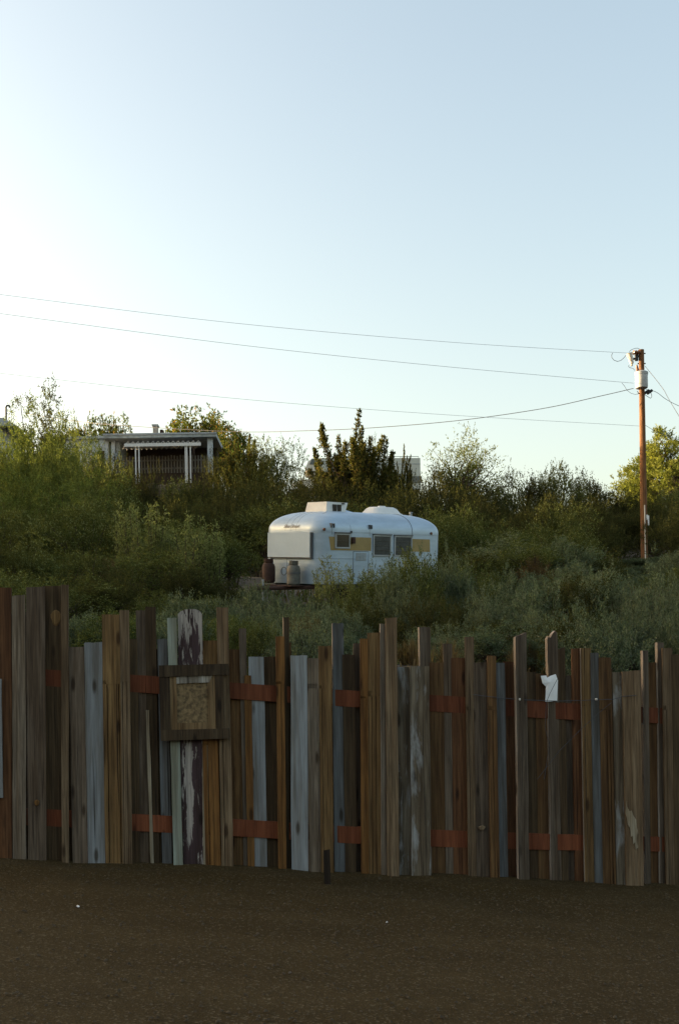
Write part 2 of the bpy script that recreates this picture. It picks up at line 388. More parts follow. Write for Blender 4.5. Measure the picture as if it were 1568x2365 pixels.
# ------------------------------------------------------------------ fence
A = Vector(((0 - 784) / F * YA, YA, 0)); B = Vector(((1568 - 784) / F * YB, YB, 0))
T = (B - A).normalized(); NRM = Vector((T.y, -T.x, 0))          # NRM points to the camera
FY = math.atan2(T.y, T.x)
fence = empty('board_fence', 'rustic fence of mismatched upright scrap boards on rust red rails along the road', 'fence', (A.x, A.y, 0), (0, 0, FY))
def fp(px, py, off=0):
    """pixel -> fence coordinates (s along fence, z) on the plane 'off' metres towards the camera"""
    r = ray(px, py); o = A + NRM * off
    q = r * (o.dot(NRM) / r.dot(NRM)); return (q - o).dot(T), q.z
brng = random.Random(11)
def fbot(px): return 1986 + .044 * px + (0 if px > 0 else 0)
bi = 0
def board(x0, x1, yt, dx, mat, layer='f', yb=None, tl=0, tr=0, slots=(), thick=.024, label=None, point=None, round_=0, yaw=0, jag=3, cut=None):
    """top from (x0, yt+tl) to (x1, yt+tr); the foot is shifted dx pixels right"""
    global bi
    bi += 1
    off = {'f': .024, 'ff': .052, 'b': -.030, 'bb': -.062}[layer] + (bi % 6) * .0035
    xc = (x0 + x1) / 2
    yb = fbot(xc) + 22 if yb is None else yb
    s0, zt = fp(x0, yt + tl, off); s1, zt1 = fp(x1, yt + tr, off)
    b0, zb = fp(x0 + dx, yb, off); b1, zb1 = fp(x1 + dx + brng.uniform(-1, 1), yb, off)
    sc_ = (s0 + s1) / 2; zmin = min(zb, zb1)
    n = 7; e = .0022
    pieces = []
    Lf = [(b0 + (s0-b0)*i/n + brng.uniform(-e, e), zb + (zt-zb)*i/n) for i in range(n+1)]
    Rt = [(b1 + (s1-b1)*i/n + brng.uniform(-e, e), zb1 + (zt1-zb1)*i/n) for i in range(n+1)]
    top = []
    w_ = s1 - s0
    if point is not None: top = [(s0 + w_ * a, zt + d * .0039) for a, d in point]
    elif round_: top = [(s0 + w_ * a, zt + (zt1-zt)*a + round_ * h) for a, h in ((.12,.55),(.3,.9),(.5,1),(.75,.95),(.92,.6))]
    else: top = [(s0 + w_ * a, zt + (zt1-zt)*a + brng.uniform(-1, 1) * .001 * jag) for a in (.25, .5, .75)]
    mb = MB()
    def prism(poly, d0, d1):
        k = len(poly)
        vs = [(s, -d1, z) for s, z in poly] + [(s, -d0, z) for s, z in poly]   # local y points away from the camera
        fs = [tuple(range(k))[::-1] if False else tuple(range(k)), tuple(range(2*k-1, k-1, -1))] + [(i, k+i, k+(i+1)%k, (i+1)%k) for i in range(k)]
        mb.add(vs, fs)
    if not slots:
        poly = [(s - sc_, z - zmin) for s, z in Lf + top + Rt[::-1]]
        prism(poly[::-1], 0, thick)
    else:
        ys_ = slots[0]; zs = fp(xc, ys_, off)[1]
        f = (zs - zb) / (zt - zb)
        ml = b0 + (s0 - b0) * f; mr = b1 + (s1 - b1) * f
        poly = [(ml, zs)] + [q for q in Lf if q[1] > zs + .01] + top + [q for q in Rt[::-1] if q[1] > zs + .01] + [(mr, zs)]
        prism([(s - sc_, z - zmin) for s, z in poly][::-1], 0, thick)
        cuts = [0] + [c for fr, wd in slots[1] for c in (fr - wd/2, fr + wd/2)] + [1]
        for q in range(0, len(cuts), 2):
            a0, a1 = cuts[q], cuts[q+1]; zz = zs + brng.uniform(.0, .05)
            poly = [(b0 + (b1-b0)*a0, zb), (ml + (mr-ml)*a0, zz), (ml + (mr-ml)*a1, zz), (b0 + (b1-b0)*a1, zb)]
            prism([(s - sc_, z - zmin) for s, z in poly][::-1], .0, thick - .0008 * (q % 3))
    o = mb.build('board', W_[mat], fence, loc=(sc_, -off, zmin))
    o.rotation_euler.z = yaw
    if cut or (cut is None and yaw > .05):
        o.data.materials.append(W_['cut'])  # left faces of turned boards get a paler wood colour
        for pl in o.data.polygons:
            if pl.normal.x < -.7 or (point is not None and pl.normal.z > .3 and pl.normal.x < -.2): pl.material_index = 1
    if label: o['label'] = label
    return o
S2 = lambda y, *fr: (y, [(f, .05) for f in fr])
# left part
board(-6, 28, 1358, 2, 'red'); board(-40, 5, 1568, 4, 'blue', 'ff', yb=1842, label='short pale blue board')
board(29, 60, 1375, 3, 'grey', tl=2, tr=-1); board(62, 105, 1356, 5, 'dgrey', tl=1, tr=-1)
board(101, 145, 1354, 4, 'dark', 'b', label='dark board with a pale oval knot'); board(142, 159, 1351, 2, 'gbrown', 'ff')
board(160, 195, 1494, 10, 'dgrey'); board(195, 238, 1484, 11, 'blue', tl=1, tr=-1, label='wide blue grey board')
board(236, 277, 1420, 9, 'tan', slots=S2(1580, .24, .9)); board(277, 299, 1410, 8, 'gbrown', slots=S2(1575, .2, .62))
board(299, 318, 1476, 8, 'dark', 'b'); board(315, 338, 1410, 9, 'dgrey', 'b'); board(336, 360, 1402, 9, 'dark', 'b')
board(338, 345, 1640, 12, 'strip', 'b', thick=.04, label='narrow strip with white paint edge'); board(358, 372, 1500, 9, 'dark', 'bb')
board(364, 387, 1476, 12, 'dblue', 'b'); board(387, 408, 1427, 15, 'teal', tl=1, label='narrow pale teal board')
board(411, 467, 1419, 14, 'purple', round_=.045, label='peeling purple painted board with rounded top')
board(467, 480, 1700, 3, 'strip', 'f'); board(466, 501, 1480, 11, 'tan', 'b'); board(468, 503, 1700, 8, 'orange', 'f', slots=S2(1720, .3))
board(500, 527, 1403, 13, 'gbrown', slots=S2(1600, .3))
# centre
board(527, 554, 1500, 10, 'brown', 'bb'); board(552, 568, 1452, 12, 'dgrey', 'b'); board(574, 609, 1517, 8, 'blue', 'b', label='blue grey board behind the rails')
board(604, 642, 1517, 8, 'dark', 'bb'); board(564, 580, 1560, 9, 'orange', 'b')
board(637, 656, 1470, 6, 'orange', slots=S2(1580, .55)); board(653, 666, 1426, 5, 'dark', 'b', yaw=.25); board(652, 672, 1484, 5, 'brown', 'bb')
board(671, 709, 1514, 2, 'blue', label='light blue grey board'); board(709, 735, 1520, 5, 'grey', slots=S2(1590, .9))
board(735, 765, 1492, 6, 'tan', slots=S2(1590, .22)); board(765, 792, 1440, 6, 'dblue', 'b', yaw=.12); board(790, 818, 1512, 7, 'dark', 'b')
board(815, 834, 1486, 5, 'dgrey', 'bb'); board(768, 778, 1560, 6, 'strip', 'bb')
board(831, 850, 1475, 3, 'orange', slots=S2(1612, .6)); board(848, 877, 1461, 3, 'tan', slots=S2(1608, .3, .62), tl=1)
board(876, 893, 1441, 3, 'grey', yaw=.15); board(889, 915, 1427, 5, 'gbrown', 'ff', tl=1, tr=-1)
board(916, 948, 1541, 5, 'weather', tl=-1, label='wide weathered board with pale patches'); board(945, 989, 1539, 5, 'weather', 'ff', slots=None or (), label='wide weathered board with swirling grain')
board(964, 991, 1449, 4, 'dgrey', 'b', yaw=.22, thick=.035); board(990, 1024, 1530, 6, 'brown', 'b'); board(1022, 1042, 1487, 6, 'dgrey', 'b')
board(1040, 1075, 1520, 6, 'red', 'b')
# right
board(1072, 1092, 1471, 9, 'gbrown', slots=S2(1640, .3)); board(1091, 1124, 1530, 9, 'dgrey'); board(1123, 1143, 1515, 9, 'brown', 'ff', slots=S2(1640, .5))
board(1143, 1163, 1531, 9, 'dblue'); board(1161, 1187, 1528, 9, 'red', 'b'); board(1184, 1211, 1464, 8, 'dgrey', 'ff', tl=8, tr=-3, yaw=.2, thick=.04, label='tall dark board with slanted top and pale edge')
board(1210, 1236, 1552, 8, 'dark', 'b'); board(1234, 1259, 1556, 8, 'brown', 'b')
board(1257, 1283, 1476, 10, 'dgrey', 'b', point=[(.12, 6), (.3, 2), (.5, 12), (.78, 19), (.95, 14)], yaw=.22, thick=.04, label='tall split board with pointed top')
board(1281, 1302, 1495, 9, 'dark', 'b', tl=6); board(1299, 1324, 1560, 9, 'dgrey', 'bb'); board(1318, 1339, 1498, 9, 'red', 'b')
board(1337, 1361, 1497, 11, 'tan', slots=S2(1630, .3), yaw=.1, label='amber board with slots'); board(1360, 1380, 1508, 11, 'dblue')
board(1379, 1408, 1519, 12, 'brown', slots=S2(1640, .55, .8)); board(1411, 1437, 1552, 11, 'weather', 'f', label='weathered board with a pale blue top'); board(1435, 1476, 1549, 9, 'gbrown', 'ff', tl=2, tr=-1)
board(1477, 1491, 1503, 8, 'dgrey', 'b', yaw=.25, thick=.035); board(1489, 1514, 1530, 8, 'brown', 'b'); board(1510, 1527, 1484, 8, 'dgrey', 'b', yaw=.25, thick=.035)
board(1526, 1549, 1497, 10, 'gbrown', slots=S2(1640, .3)); board(1547, 1574, 1512, 10, 'dark'); board(1574, 1600, 1470, 9, 'gbrown')
# dark boards filling the gaps behind the rails
for x0, x1, yt, mt in ((20,72,1420,'dark'), (122,176,1500,'dark'), (486,520,1510,'dark'), (740,775,1530,'dark'), (845,905,1530,'dark'), (1082,1130,1548,'dark'), (1150,1200,1560,'dark'), (1405,1450,1570,'dark'), (230,300,1500,'dark'), (380,470,1520,'dark'), (640,700,1545,'dark'), (890,960,1560,'dark'), (1330,1412,1545,'dark')):
    board(x0, x1, yt, 8, mt, 'bb')
# the fence goes on past both sides of the picture
xx = -44
for i in range(6):
    wv = brng.uniform(36, 62); board(xx - wv, xx, 1400 + brng.uniform(-50, 90), 2, brng.choice(['grey','brown','dark','tan','dblue','red']), brng.choice('fb')); xx -= wv + 1
xx = 1601
for i in range(10):
    wv = brng.uniform(34, 60); board(xx, xx + wv, 1500 + brng.uniform(-50, 50), 9, brng.choice(['grey','brown','dark','tan','dblue','red']), brng.choice('fb')); xx += wv + 1
def rail(pts_top, pts_bot):
    mb = MB(); k = len(pts_top)
    tp = [fp(*q) for q in pts_top]; bt = [fp(*q) for q in pts_bot]
    for d in (.0, .038):
        mb.v += [(s, d - .012, z) for s, z in tp] + [(s, d - .012, z) for s, z in bt]
    for i in range(k-1):
        mb.f += [(k+i, k+i+1, i+1, i), (2*k+i, 2*k+i+1, 3*k+i+1, 3*k+i), (i, i+1, 2*k+i+1, 2*k+i), (3*k+i, 3*k+i+1, k+i+1, k+i)]
    mb.f += [(0, 2*k, 3*k, k), (2*k-1, 4*k-1, 3*k-1, k-1)]
    return mb.build('rail', M['rail'], fence)
rail([(-340,1518),(105,1546),(333,1560),(585,1580),(800,1594),(1034,1607),(1275,1622),(1505,1634),(2010,1662)],
     [(-340,1557),(105,1584),(333,1600),(585,1617),(800,1632),(1034,1645),(1275,1660),(1505,1670),(2010,1697)])
rail([(-340,1856),(105,1868),(355,1882),(585,1894),(800,1908),(1034,1917),(1280,1926),(1505,1932),(2010,1946)],
     [(-340,1896),(105,1907),(355,1921),(585,1933),(800,1947),(1034,1956),(1280,1963),(1505,1966),(2010,1977)])
for px in (222, 640, 1066, 1395):
    s, zb = fp(px, fbot(px) + 30); s2, zt = fp(px, 1545 + .05 * px)
    mb = MB(); mb.box((-.045, .085, zb), (.045, .175, zt)); mb.build('post', W_['dark'], fence, loc=(s, 0, 0))
# knots
def knot(px, py, rx_, rz_, off, mat):
    s, z = fp(px, py, off); mb = MB()
    mb.add([(rx_*math.cos(a)*(1+.15*math.sin(3*a)), 0, rz_*math.sin(a)) for a in np.linspace(0, 2*math.pi, 15)[:-1]] + [(rx_*.8*math.cos(a), -.006, rz_*.8*math.sin(a)) for a in np.linspace(0, 2*math.pi, 15)[:-1]],
           [(i, (i+1)%14, 14+(i+1)%14, 14+i) for i in range(14)] + [tuple(range(14, 28))])
    mb.build('knot', mat, fence, loc=(s, -off, z))
knot(130, 1427, .042, .07, .012, W_['tan']); knot(86, 1854, .022, .026, .071, W_['orange']); knot(1112, 1912, .032, .022, .071, W_['gbrown'])
# torn pale splinters
def patch(px, pts, off, mat, label):
    q = [fp(a, b, off) for a, b in pts]; s0 = q[0][0]; z0 = q[0][1]; k = len(q); mb = MB()
    mb.add([(s - s0, 0, z - z0) for s, z in q] + [(s - s0, .004, z - z0) for s, z in q], [tuple(range(k)), tuple(range(2*k-1, k-1, -1))] + [(i, (i+1)%k, k+(i+1)%k, k+i) for i in range(k)])
    o = mb.build('splinter', mat, fence, loc=(s0, -off, z0)); o['label'] = label
patch(0, [(1446,1850),(1447,1862),(1453,1874),(1458,1872),(1462,1884),(1468,1893),(1470,1912),(1474,1928),(1471,1942),(1473,1957),(1467,1962),(1466,1945),(1461,1950),(1460,1930),(1456,1933),(1454,1912),(1449,1905),(1447,1888),(1443,1878),(1444,1866)], .099, W_['strip'], 'torn pale splintered patch on the wide grey brown board')
# framed panel hung on the fence
px0, py0 = 450, 1620
s0, z0 = fp(447, 1621, .10)
pic = empty('picture_frame', 'dark wooden frame with a tan inner frame and mottled panel hung on the fence', 'picture frame', (0,0,0))
wp = A + NRM * .10 + T * s0; pic.location = (wp.x, wp.y, z0); pic.rotation_euler = (0, 0, FY)
def quadbox(pts, d0, d1, name, mat, parent, label=None):
    q = [fp(a, b, .10) for a, b in pts]
    mb = MB(); k = len(q)
    mb.add([(s - s0, -d1, z - z0) for s, z in q] + [(s - s0, -d0, z - z0) for s, z in q], [tuple(range(k)), tuple(range(2*k-1, k-1, -1))] + [(i, k+i, k+(i+1)%k, (i+1)%k) for i in range(k)])
    o = mb.build(name, mat, parent)
    if label: o['label'] = label
    return o
of = quadbox([(368,1562),(372,1708),(396,1708),(392,1562)], -.02, .02, 'outer_frame_side', M['frame_dark'], pic)
quadbox([(497,1558),(500,1700),(520,1699),(516,1558)], -.02, .02, 'outer_frame_side', M['frame_dark'], pic)
quadbox([(367,1537),(368,1564),(529,1558),(528,1533)], -.018, .028, 'outer_frame_bar', M['frame_dark'], pic)
quadbox([(372,1686),(373,1711),(531,1705),(530,1682)], -.018, .028, 'outer_frame_bar', M['frame_dark'], pic)
quadbox([(392,1563),(394,1688),(411,1687),(408,1563)], -.03, .012, 'inner_frame_side', M['frame_tan'], pic)
quadbox([(479,1562),(482,1684),(499,1683),(496,1560)], -.03, .012, 'inner_frame_side', M['frame_tan'], pic)
quadbox([(408,1562),(408,1579),(484,1576),(491,1558)], -.03, .014, 'inner_frame_bar', M['frame_pale'], pic, 'pale grey top bar')
quadbox([(410,1670),(410,1688),(482,1686),(482,1668)], -.03, .010, 'inner_frame_bar', M['frame_tan'], pic)
quadbox([(404,1574),(406,1675),(484,1674),(482,1572)], -.035, .0, 'panel', M['panel'], pic)

# rag, wire, lights on the right
def hung(name, pts, off, mat, label, cat, thick=.006, bulge=.02):
    q = [fp(a, b, off) for a, b in pts]; k = len(q); sm = sum(s for s, z in q)/k; zm = sum(z for s, z in q)/k
    mb = MB(); rg = random.Random(5)
    fr = [(s - sm, -rg.uniform(0, .008), z - zm) for s, z in q]
    mb.add(fr + [(0, -bulge, .02)] + [(x, y + thick, z) for x, y, z in fr], [((i+1)%k, i, k) for i in range(k)] + [(i, (i+1)%k, k+1+(i+1)%k, k+1+i) for i in range(k)] + [tuple(range(k+1, 2*k+1))])
    o = mb.build(name, mat); ww = A + NRM * off + T * sm; o.location = (ww.x, ww.y, zm); o.rotation_euler.z = FY
    return tag(o, label, cat)
hung('rag', [(1248,1561),(1260,1560),(1262,1566),(1270,1561),(1282,1557),(1287,1571),(1286,1618),(1272,1620),(1258,1620),(1260,1586),(1252,1578)], .035, M['rag'], 'torn white rag caught on the fence above the upper rail', 'rag')
def fence_wire(pts, off, r, label):
    q = [(A + NRM * off + T * fp(a, b, off)[0], fp(a, b, off)[1]) for a, b in pts]
    p3 = [Vector((a.x, a.y, z)) for a, z in q]; o0 = p3[0]
    mb = MB(); mb.tube([p - o0 for p in p3], r, 5)
    return tag(mb.build('fence_wire', M['cable'], loc=o0), label, 'wire')
fence_wire([(1092,1604),(1122,1608),(1160,1612),(1200,1616),(1262,1618),(1290,1619),(1335,1618),(1376,1616),(1415,1615),(1440,1608),(1468,1606)], .102, .0028, 'thin dark wire strung across the right boards just above the red rail')
fence_wire([(1288,1565),(1270,1600),(1261,1622),(1258,1680),(1268,1720),(1262,1760),(1256,1800)], .105, .0022, 'thin dark wire dangling over the white rag')
fence_wire([(1240,1800),(1290,1735),(1340,1685),(1380,1648),(1412,1622)], .105, .0022, 'thin dark wire slanting up across the amber board')
for px, py, lb in ((1199,1615,'small pale insulator on the wire at the slant topped board'), (1376,1615,'small pale insulator on the wire at the slate board')):
    mb = MB(); mb.lathe([(.004,-.012),(.011,-.008),(.012,.004),(.007,.010)], 10)
    s, z = fp(px, py, .108); ww = A + NRM * .108 + T * s
    tag(mb.build('wire_insulator', M['porcelain'], smooth=True, loc=(ww.x, ww.y, z)), lb, 'insulator')
# stake in front of the fence
q = P(757, 2076, 8.95); mb = MB()
zg = ground(q.x, 8.95)
mb.hexa([(-.028,-.02,-.05),(.028,-.022,-.05),(.026,.024,-.05),(-.027,.022,-.05)], [(-.026,-.018,.30),(.025,-.02,.31),(.024,.022,.30),(-.025,.02,.29)])
tag(mb.build('stake', wood('stake_wood', (.028, .019, .012)), loc=(q.x, 8.95, zg)), 'short dark wooden stake standing in the dirt in front of the fence', 'stake')

# ------------------------------------------------------------------ trailer
YAW, PIT, ROL, TX, TY, TZ = .75, .065, .110, .45, 28.483, 2.897
TL, TW, TR, TH = 4.484, 2.35, .52, 1.80
tr_ = empty('travel_trailer', 'silver white rounded travel trailer with an ochre side stripe parked on the brushy hillside', 'trailer', (TX,TY,TZ), (ROL, -PIT, YAW))
TM = Matrix.Translation((TX,TY,TZ)) @ Euler((ROL,-PIT,YAW)).to_matrix().to_4x4(); TI = TM.inverted()
def zz(x, y): return (566.8 + x * .31329, 1118.4 + y * .31329)
def tside(x, y, off=0):
    o = TI @ Vector((0,0,0)); d = TI.to_3x3() @ ray(*zz(x, y)); k = (-TW/2 - off - o.y) / d.y; q = o + d * k; return q.x, q.z
def troof(x, y, ly):
    o = TI @ Vector((0,0,0)); d = TI.to_3x3() @ ray(*zz(x, y)); k = (ly - o.y) / d.y; q = o + d * k; return q.x, q.z
a_, b_ = TL/2, TW/2
ZB = 1.27                                         # belt line; above it the shell curves in
def inset(z, rx_):
    if z <= ZB: return .035 * max(0, (.35 - z) / .35) ** 2
    t_ = min(1, (z - ZB) / (TH - ZB)); return rx_ * (1 - math.sqrt(max(0, 1 - t_ ** 2.3)))
def outline(z, n=12):
    ie, is_ = inset(z, .95), inset(z, .72); a, b = a_ - ie, b_ - is_; r = TR * (1 - .25 * min(1, max(0, (z-ZB)/(TH-ZB))))
    r = min(r, b - .02); pts = []
    for cx, cy, t0 in ((-a+r, -b+r, math.pi), (a-r, -b+r, 1.5*math.pi), (a-r, b-r, 0), (-a+r, b-r, .5*math.pi)):
        for k in range(n+1):
            t_ = t0 + math.pi/2*k/n; pts.append((cx + r*math.cos(t_), cy + r*math.sin(t_), z))
    return pts
zs = [0, .1, .25, .6, 1.0, ZB] + [ZB + (TH-ZB)*math.sin(t_) for t_ in np.linspace(.12, math.pi/2, 16)]
mb = MB(); rings = [outline(z) for z in zs]; nn = len(rings[0])
for r_ in rings: mb.v += r_
for i in range(len(zs)-1):
    for k in range(nn): mb.f.append((i*nn+k, i*nn+(k+1)%nn, (i+1)*nn+(k+1)%nn, (i+1)*nn+k))
mb.f.append(tuple((len(zs)-1)*nn + k for k in range(nn))); mb.f.append(tuple(range(nn))[::-1])
body = mb.build('body', M['tbody'], tr_, smooth=True)
def nearside(x, z, off=0):
    """point on the near long side / its rounded corners at local x, height z"""
    ie, is_ = inset(z, .95), inset(z, .72); a, b = a_ - ie, b_ - is_; r = min(TR*(1 - .25*min(1, max(0, (z-ZB)/(TH-ZB)))), b-.02)
    if x < -a + r: dx = min(r, (-a + r) - x); return Vector((x - off*.5*dx/r, -(b - r) - math.sqrt(max(0, r*r - dx*dx)) - off, z))
    if x > a - r: dx = min(r, x - (a - r)); return Vector((x + off*.5*dx/r, -(b - r) - math.sqrt(max(0, r*r - dx*dx)) - off, z))
    return Vector((x, -b - off, z))
def skin_panel(corners, off, name, mat, parent, n=14):
    """panel lying on the near side; corners = (x,z) bl, br, tr, tl"""
    bl, br, tr2, tl = corners; mb = MB()
    for i in range(n+1):
        f = i/n
        for q0, q1 in ((bl, br), (tl, tr2)):
            x, z = q0[0]+(q1[0]-q0[0])*f, q0[1]+(q1[1]-q0[1])*f
            mb.v.append(tuple(nearside(x, z, off)))
    for i in range(n): mb.f.append((2*i, 2*i+2, 2*i+3, 2*i+1))
    k = len(mb.v); mb.v += [(x, y + off + .004, z) for x, y, z in mb.v]
    for i in range(n): mb.f += [(k+2*i, k+2*i+1, k+2*i+3, k+2*i+2), (2*i, k+2*i, k+2*i+2, 2*i+2), (2*i+1, 2*i+3, k+2*i+3, k+2*i+1)]
    mb.f += [(0, 1, k+1, k), (2*n, k+2*n, k+2*n+1, 2*n+1)]
    return mb.build(name, mat, parent)
# ochre stripe in two lengths
x1a, z1a = tside(782,385); x1b, z1b = tside(928,390); z_lo = tside(925,487)[1]
xs0, zst = -a_+.27, 1.154; zsb = .826
xw2 = tside(930,450)[0]; xw3 = tside(1225,450)[0]; xe = tside(1360,450)[0]
skin_panel([(xs0+.05, zsb), (xw2-.02, zsb), (xw2-.02, zst), (xs0, zst)], .006, 'stripe', M['tstripe'], tr_)
skin_panel([(xw3+.02, zsb), (min(xe+.0, a_-.12), zsb), (min(xe-.02, a_-.14), zst), (xw3+.02, zst)], .006, 'stripe', M['tstripe'], tr_)
# windows
def window(px0, py0, px1, py1, louvers, opaque='glass'):
    x0, zt = tside(px0, py0); x1, zt2 = tside(px1, py0 + 6); zb_ = tside(px0, py1)[1]
    zt = (zt + zt2)/2; y = -b_
    f = MB(); t_ = .035
    f.box((x0-t_, y-.03, zb_-t_), (x0, y+.01, zt+t_)); f.box((x1, y-.03, zb_-t_), (x1+t_, y+.01, zt+t_))
    f.box((x0, y-.029, zt), (x1, y+.01, zt+t_)); f.box((x0, y-.029, zb_-t_), (x1, y+.01, zb_))
    fo = f.build('window', M['trim'], tr_)
    g_ = MB(); nl = louvers
    for i in range(nl):
        za = zb_ + (zt-zb_)*i/nl; zc = zb_ + (zt-zb_)*(i+1)/nl
        g_.hexa([(x0, y-.026, za+.004), (x1, y-.026, za+.004), (x1, y-.020, za+.004), (x0, y-.020, za+.004)], [(x0, y-.022, zc), (x1, y-.022, zc), (x1, y-.016, zc), (x0, y-.016, zc)])
    g_.build('pane', M[opaque], fo)
    b2 = MB()
    for i in range(1, nl): za = zb_ + (zt-zb_)*i/nl; b2.box((x0, y-.033, za-.003), (x1, y-.027, za+.003))
    b2.build('louver_bar', M['picket'], fo)
    # small awning rail over the window
    h = MB(); h.box((x0-.05, y-.05, zt+t_+.002), (x1+.05, y+.005, zt+t_+.022)); h.build('window_rail', M['seam'], fo)
window(668, 370, 760, 462, 2, 'glass'); window(946, 382, 1062, 520, 4, 'louver'); window(1102, 388, 1216, 522, 4, 'louver')
# front guard panel with dark edge
g_ = MB(); hw = .80; g_.box((-a_-.07, -hw, .645), (-a_-.01, hw, 1.255)); gp = g_.build('front_guard', M['tpanel'], tr_)
g2 = MB(); g2.box((-a_-.055, -hw-.022, .618), (-a_+.02, hw, .643)); g2.box((-a_-.055, -hw-.028, .618), (-a_+.02, -hw-.002, 1.25)); g2.build('guard_edge', M['seam'], gp)
# seams
def seam(pts, r=.006, mat='seam', name='seam'):
    s_ = MB(); s_.tube(pts, r, 5); s_.build(name, M[mat], tr_)
seam([nearside(x, .62, .001) for x in np.linspace(-a_+.06, -.8, 20)], .004)
seam([nearside(x, ZB-.005, .001) for x in np.linspace(-a_+.03, a_-.03, 40)], .0045, 'trim', 'belt_moulding')
xr = tside(1225, 400)[0]
def rib(x, zlo, zhi=TH, r=.008):
    pts = [nearside(x, z, .001) for z in np.linspace(zlo, ZB, 6)] + [nearside(x, ZB + (TH-ZB)*math.sin(t_), .001) for t_ in np.linspace(.05, 1.55, 16)]
    pts = [p_ for p_ in pts if p_.z <= zhi]
    seam(pts, r, 'seam')
rib(xr+.02, 1.18); rib(tside(915, 350)[0], 1.2, 1.5, .004); rib(tside(644, 340)[0], 1.2, 1.45, .004); rib(tside(776, 340)[0], 1.15, 1.5, .003)
seam([(-a_-.001, .12, z) for z in (.05, .3, .61)], .005)
xl = tside(582, 700)[0]
seam([nearside(xl, z, .002) for z in np.linspace(.03, .33, 4)], .005)
seam([nearside(x, .33, .002) for x in np.linspace(xl, xl+.7, 6)], .004)
for q_ in np.linspace(-.8, .8, 9):                # converging seams of the front dome
    pts = []
    for t_ in np.linspace(.05, 1.2, 9):
        z = ZB + (TH-ZB)*math.sin(t_); ie, is_ = inset(z, .95), inset(z, .72)
        f = q_ * (1 + .55 * math.cos(t_)) / 1.55
        pts.append((-(a_-ie) - .001 + .12 * abs(q_)**3, f * 1.0, z))
    seam(pts, .0035)
# clearance lights, hooks, porch lamp
for x, y in ((607, 332), (1367, 363)):
    q = tside(x, y); pt = nearside(q[0], q[1], .01); l_ = MB(); l_.tube([pt + Vector((0,.02,0)), pt + Vector((0,-.015,0))], .035, 12); l_.build('clearance_light', M['amber'], tr_)
for x, y in ((640,302),(655,304),(915,314),(928,316)):
    q = tside(x, y); pt = nearside(q[0], q[1]); h = MB(); h.box((pt.x-.012, pt.y-.05, pt.z-.05), (pt.x+.012, pt.y+.03, pt.z+.05)); h.build('awning_hook', M['seam'], tr_)
q = tside(786, 412); h = MB(); h.lathe([(.05,-.085),(.055,.0),(.045,.075)], 12, (q[0], -b_-.055, q[1])); h.build('porch_lamp', M['rust'], tr_, smooth=True)
q = tside(778, 352); h = MB(); h.lathe([(.022,-.03),(.022,.03)], 8, (q[0], -b_-.02, q[1])); h.build('clearance_light', M['seam'], tr_)
# door and louvred hatch
xd0, zd = tside(797, 497); xd1 = tside(905, 497)[0]
door = skin_panel([(xd0, .06), (xd1, .06), (xd1, zd), (xd0, zd)], .008, 'door', M['tpanel'], tr_, 3)
dg = MB()
for xa, xb, za, zb2 in ((xd0-.014, xd0, .05, zd), (xd1, xd1+.012, .05, zd), (xd0-.014, xd1+.012, zd, zd+.013)): dg.box((xa, -b_-.006, za), (xb, -b_+.01, zb2))
dg.build('door_gap', M['seam'], door)
hx0, hz0 = tside(810, 506); hx1, hz1 = tside(890, 566); lv = MB()
for i in range(6):
    for j in range(3):
        xa = hx0 + (hx1-hx0)*(j+.08)/3; xb = hx0 + (hx1-hx0)*(j+.92)/3; za = hz0 + (hz1-hz0)*(i+.2)/6; lv.box((xa, -b_-.016, za-.014), (xb, -b_-.004, za+.006))
lv.build('louver_panel', M['trim'], door)
# roof: air conditioner, hatch, dome, vent pipe, script name
ax0, az0 = troof(600, 210, -.45)
ac = MB(); zr = TH - .03; w2 = .42
xf = ax0 - .02; xb = troof(738, 215, -.45)[0]; hh = troof(610, 128, -.45)[1]
ac.hexa([(xf, -.45, zr), (xb-.02, -.45, zr), (xb-.02, .35, zr), (xf, .35, zr)], [(xf+.04, -.42, hh), (xb+.10, -.42, hh), (xb+.10, .30, hh), (xf+.04, .30, hh)])
aco = ac.build('air_conditioner', M['white'], tr_)
lf = MB(); lx0 = troof(645,150,-.45)[0]; lx1 = troof(705,150,-.45)[0]; lz1 = troof(650,148,-.45)[1]; lz0 = troof(650,198,-.45)[1]
lm = (lx0+lx1)/2
lf.box((lx0, -.463, lz0), (lm-.02, -.43, lz1)); lf.box((lm+.02, -.463, lz0), (lx1, -.43, lz1)); lf.build('grille', M['glass'], aco)
lt = MB(); q = troof(722, 143, -.45); lt.box((q[0]-.04, -.462, q[1]-.02), (q[0]+.04, -.43, q[1]+.02)); lt.build('handle', M['seam'], aco)
q0 = troof(720, 226, -.62); q1 = troof(838, 232, -.62); ht = MB()
ht.hexa([(q0[0], -.62, q0[1]-.02), (q1[0], -.62, q1[1]-.01), (q1[0], -.05, TH-.02), (q0[0], -.05, TH-.02)], [(q0[0]+.02, -.60, q0[1]+.05), (q1[0]-.02, -.60, q1[1]+.05), (q1[0]-.02, -.07, TH+.08), (q0[0]+.02, -.07, TH+.08)])
ht.build('roof_hatch', M['tpanel'], tr_)
q0 = troof(942, 228, -.30); q1 = troof(1178, 236, -.30); qt = troof(1040, 166, -.2); cx = (q0[0]+q1[0])/2; hx = (q1[0]-q0[0])/2
dm = MB(); z0d = TH - .03
def rr(k, z): return [(cx + k*hx*math.copysign(abs(math.cos(t_))**.6, math.cos(t_)), k*.38*math.copysign(abs(math.sin(t_))**.6, math.sin(t_)) , z) for t_ in np.linspace(0, 2*math.pi, 25)[:-1]]
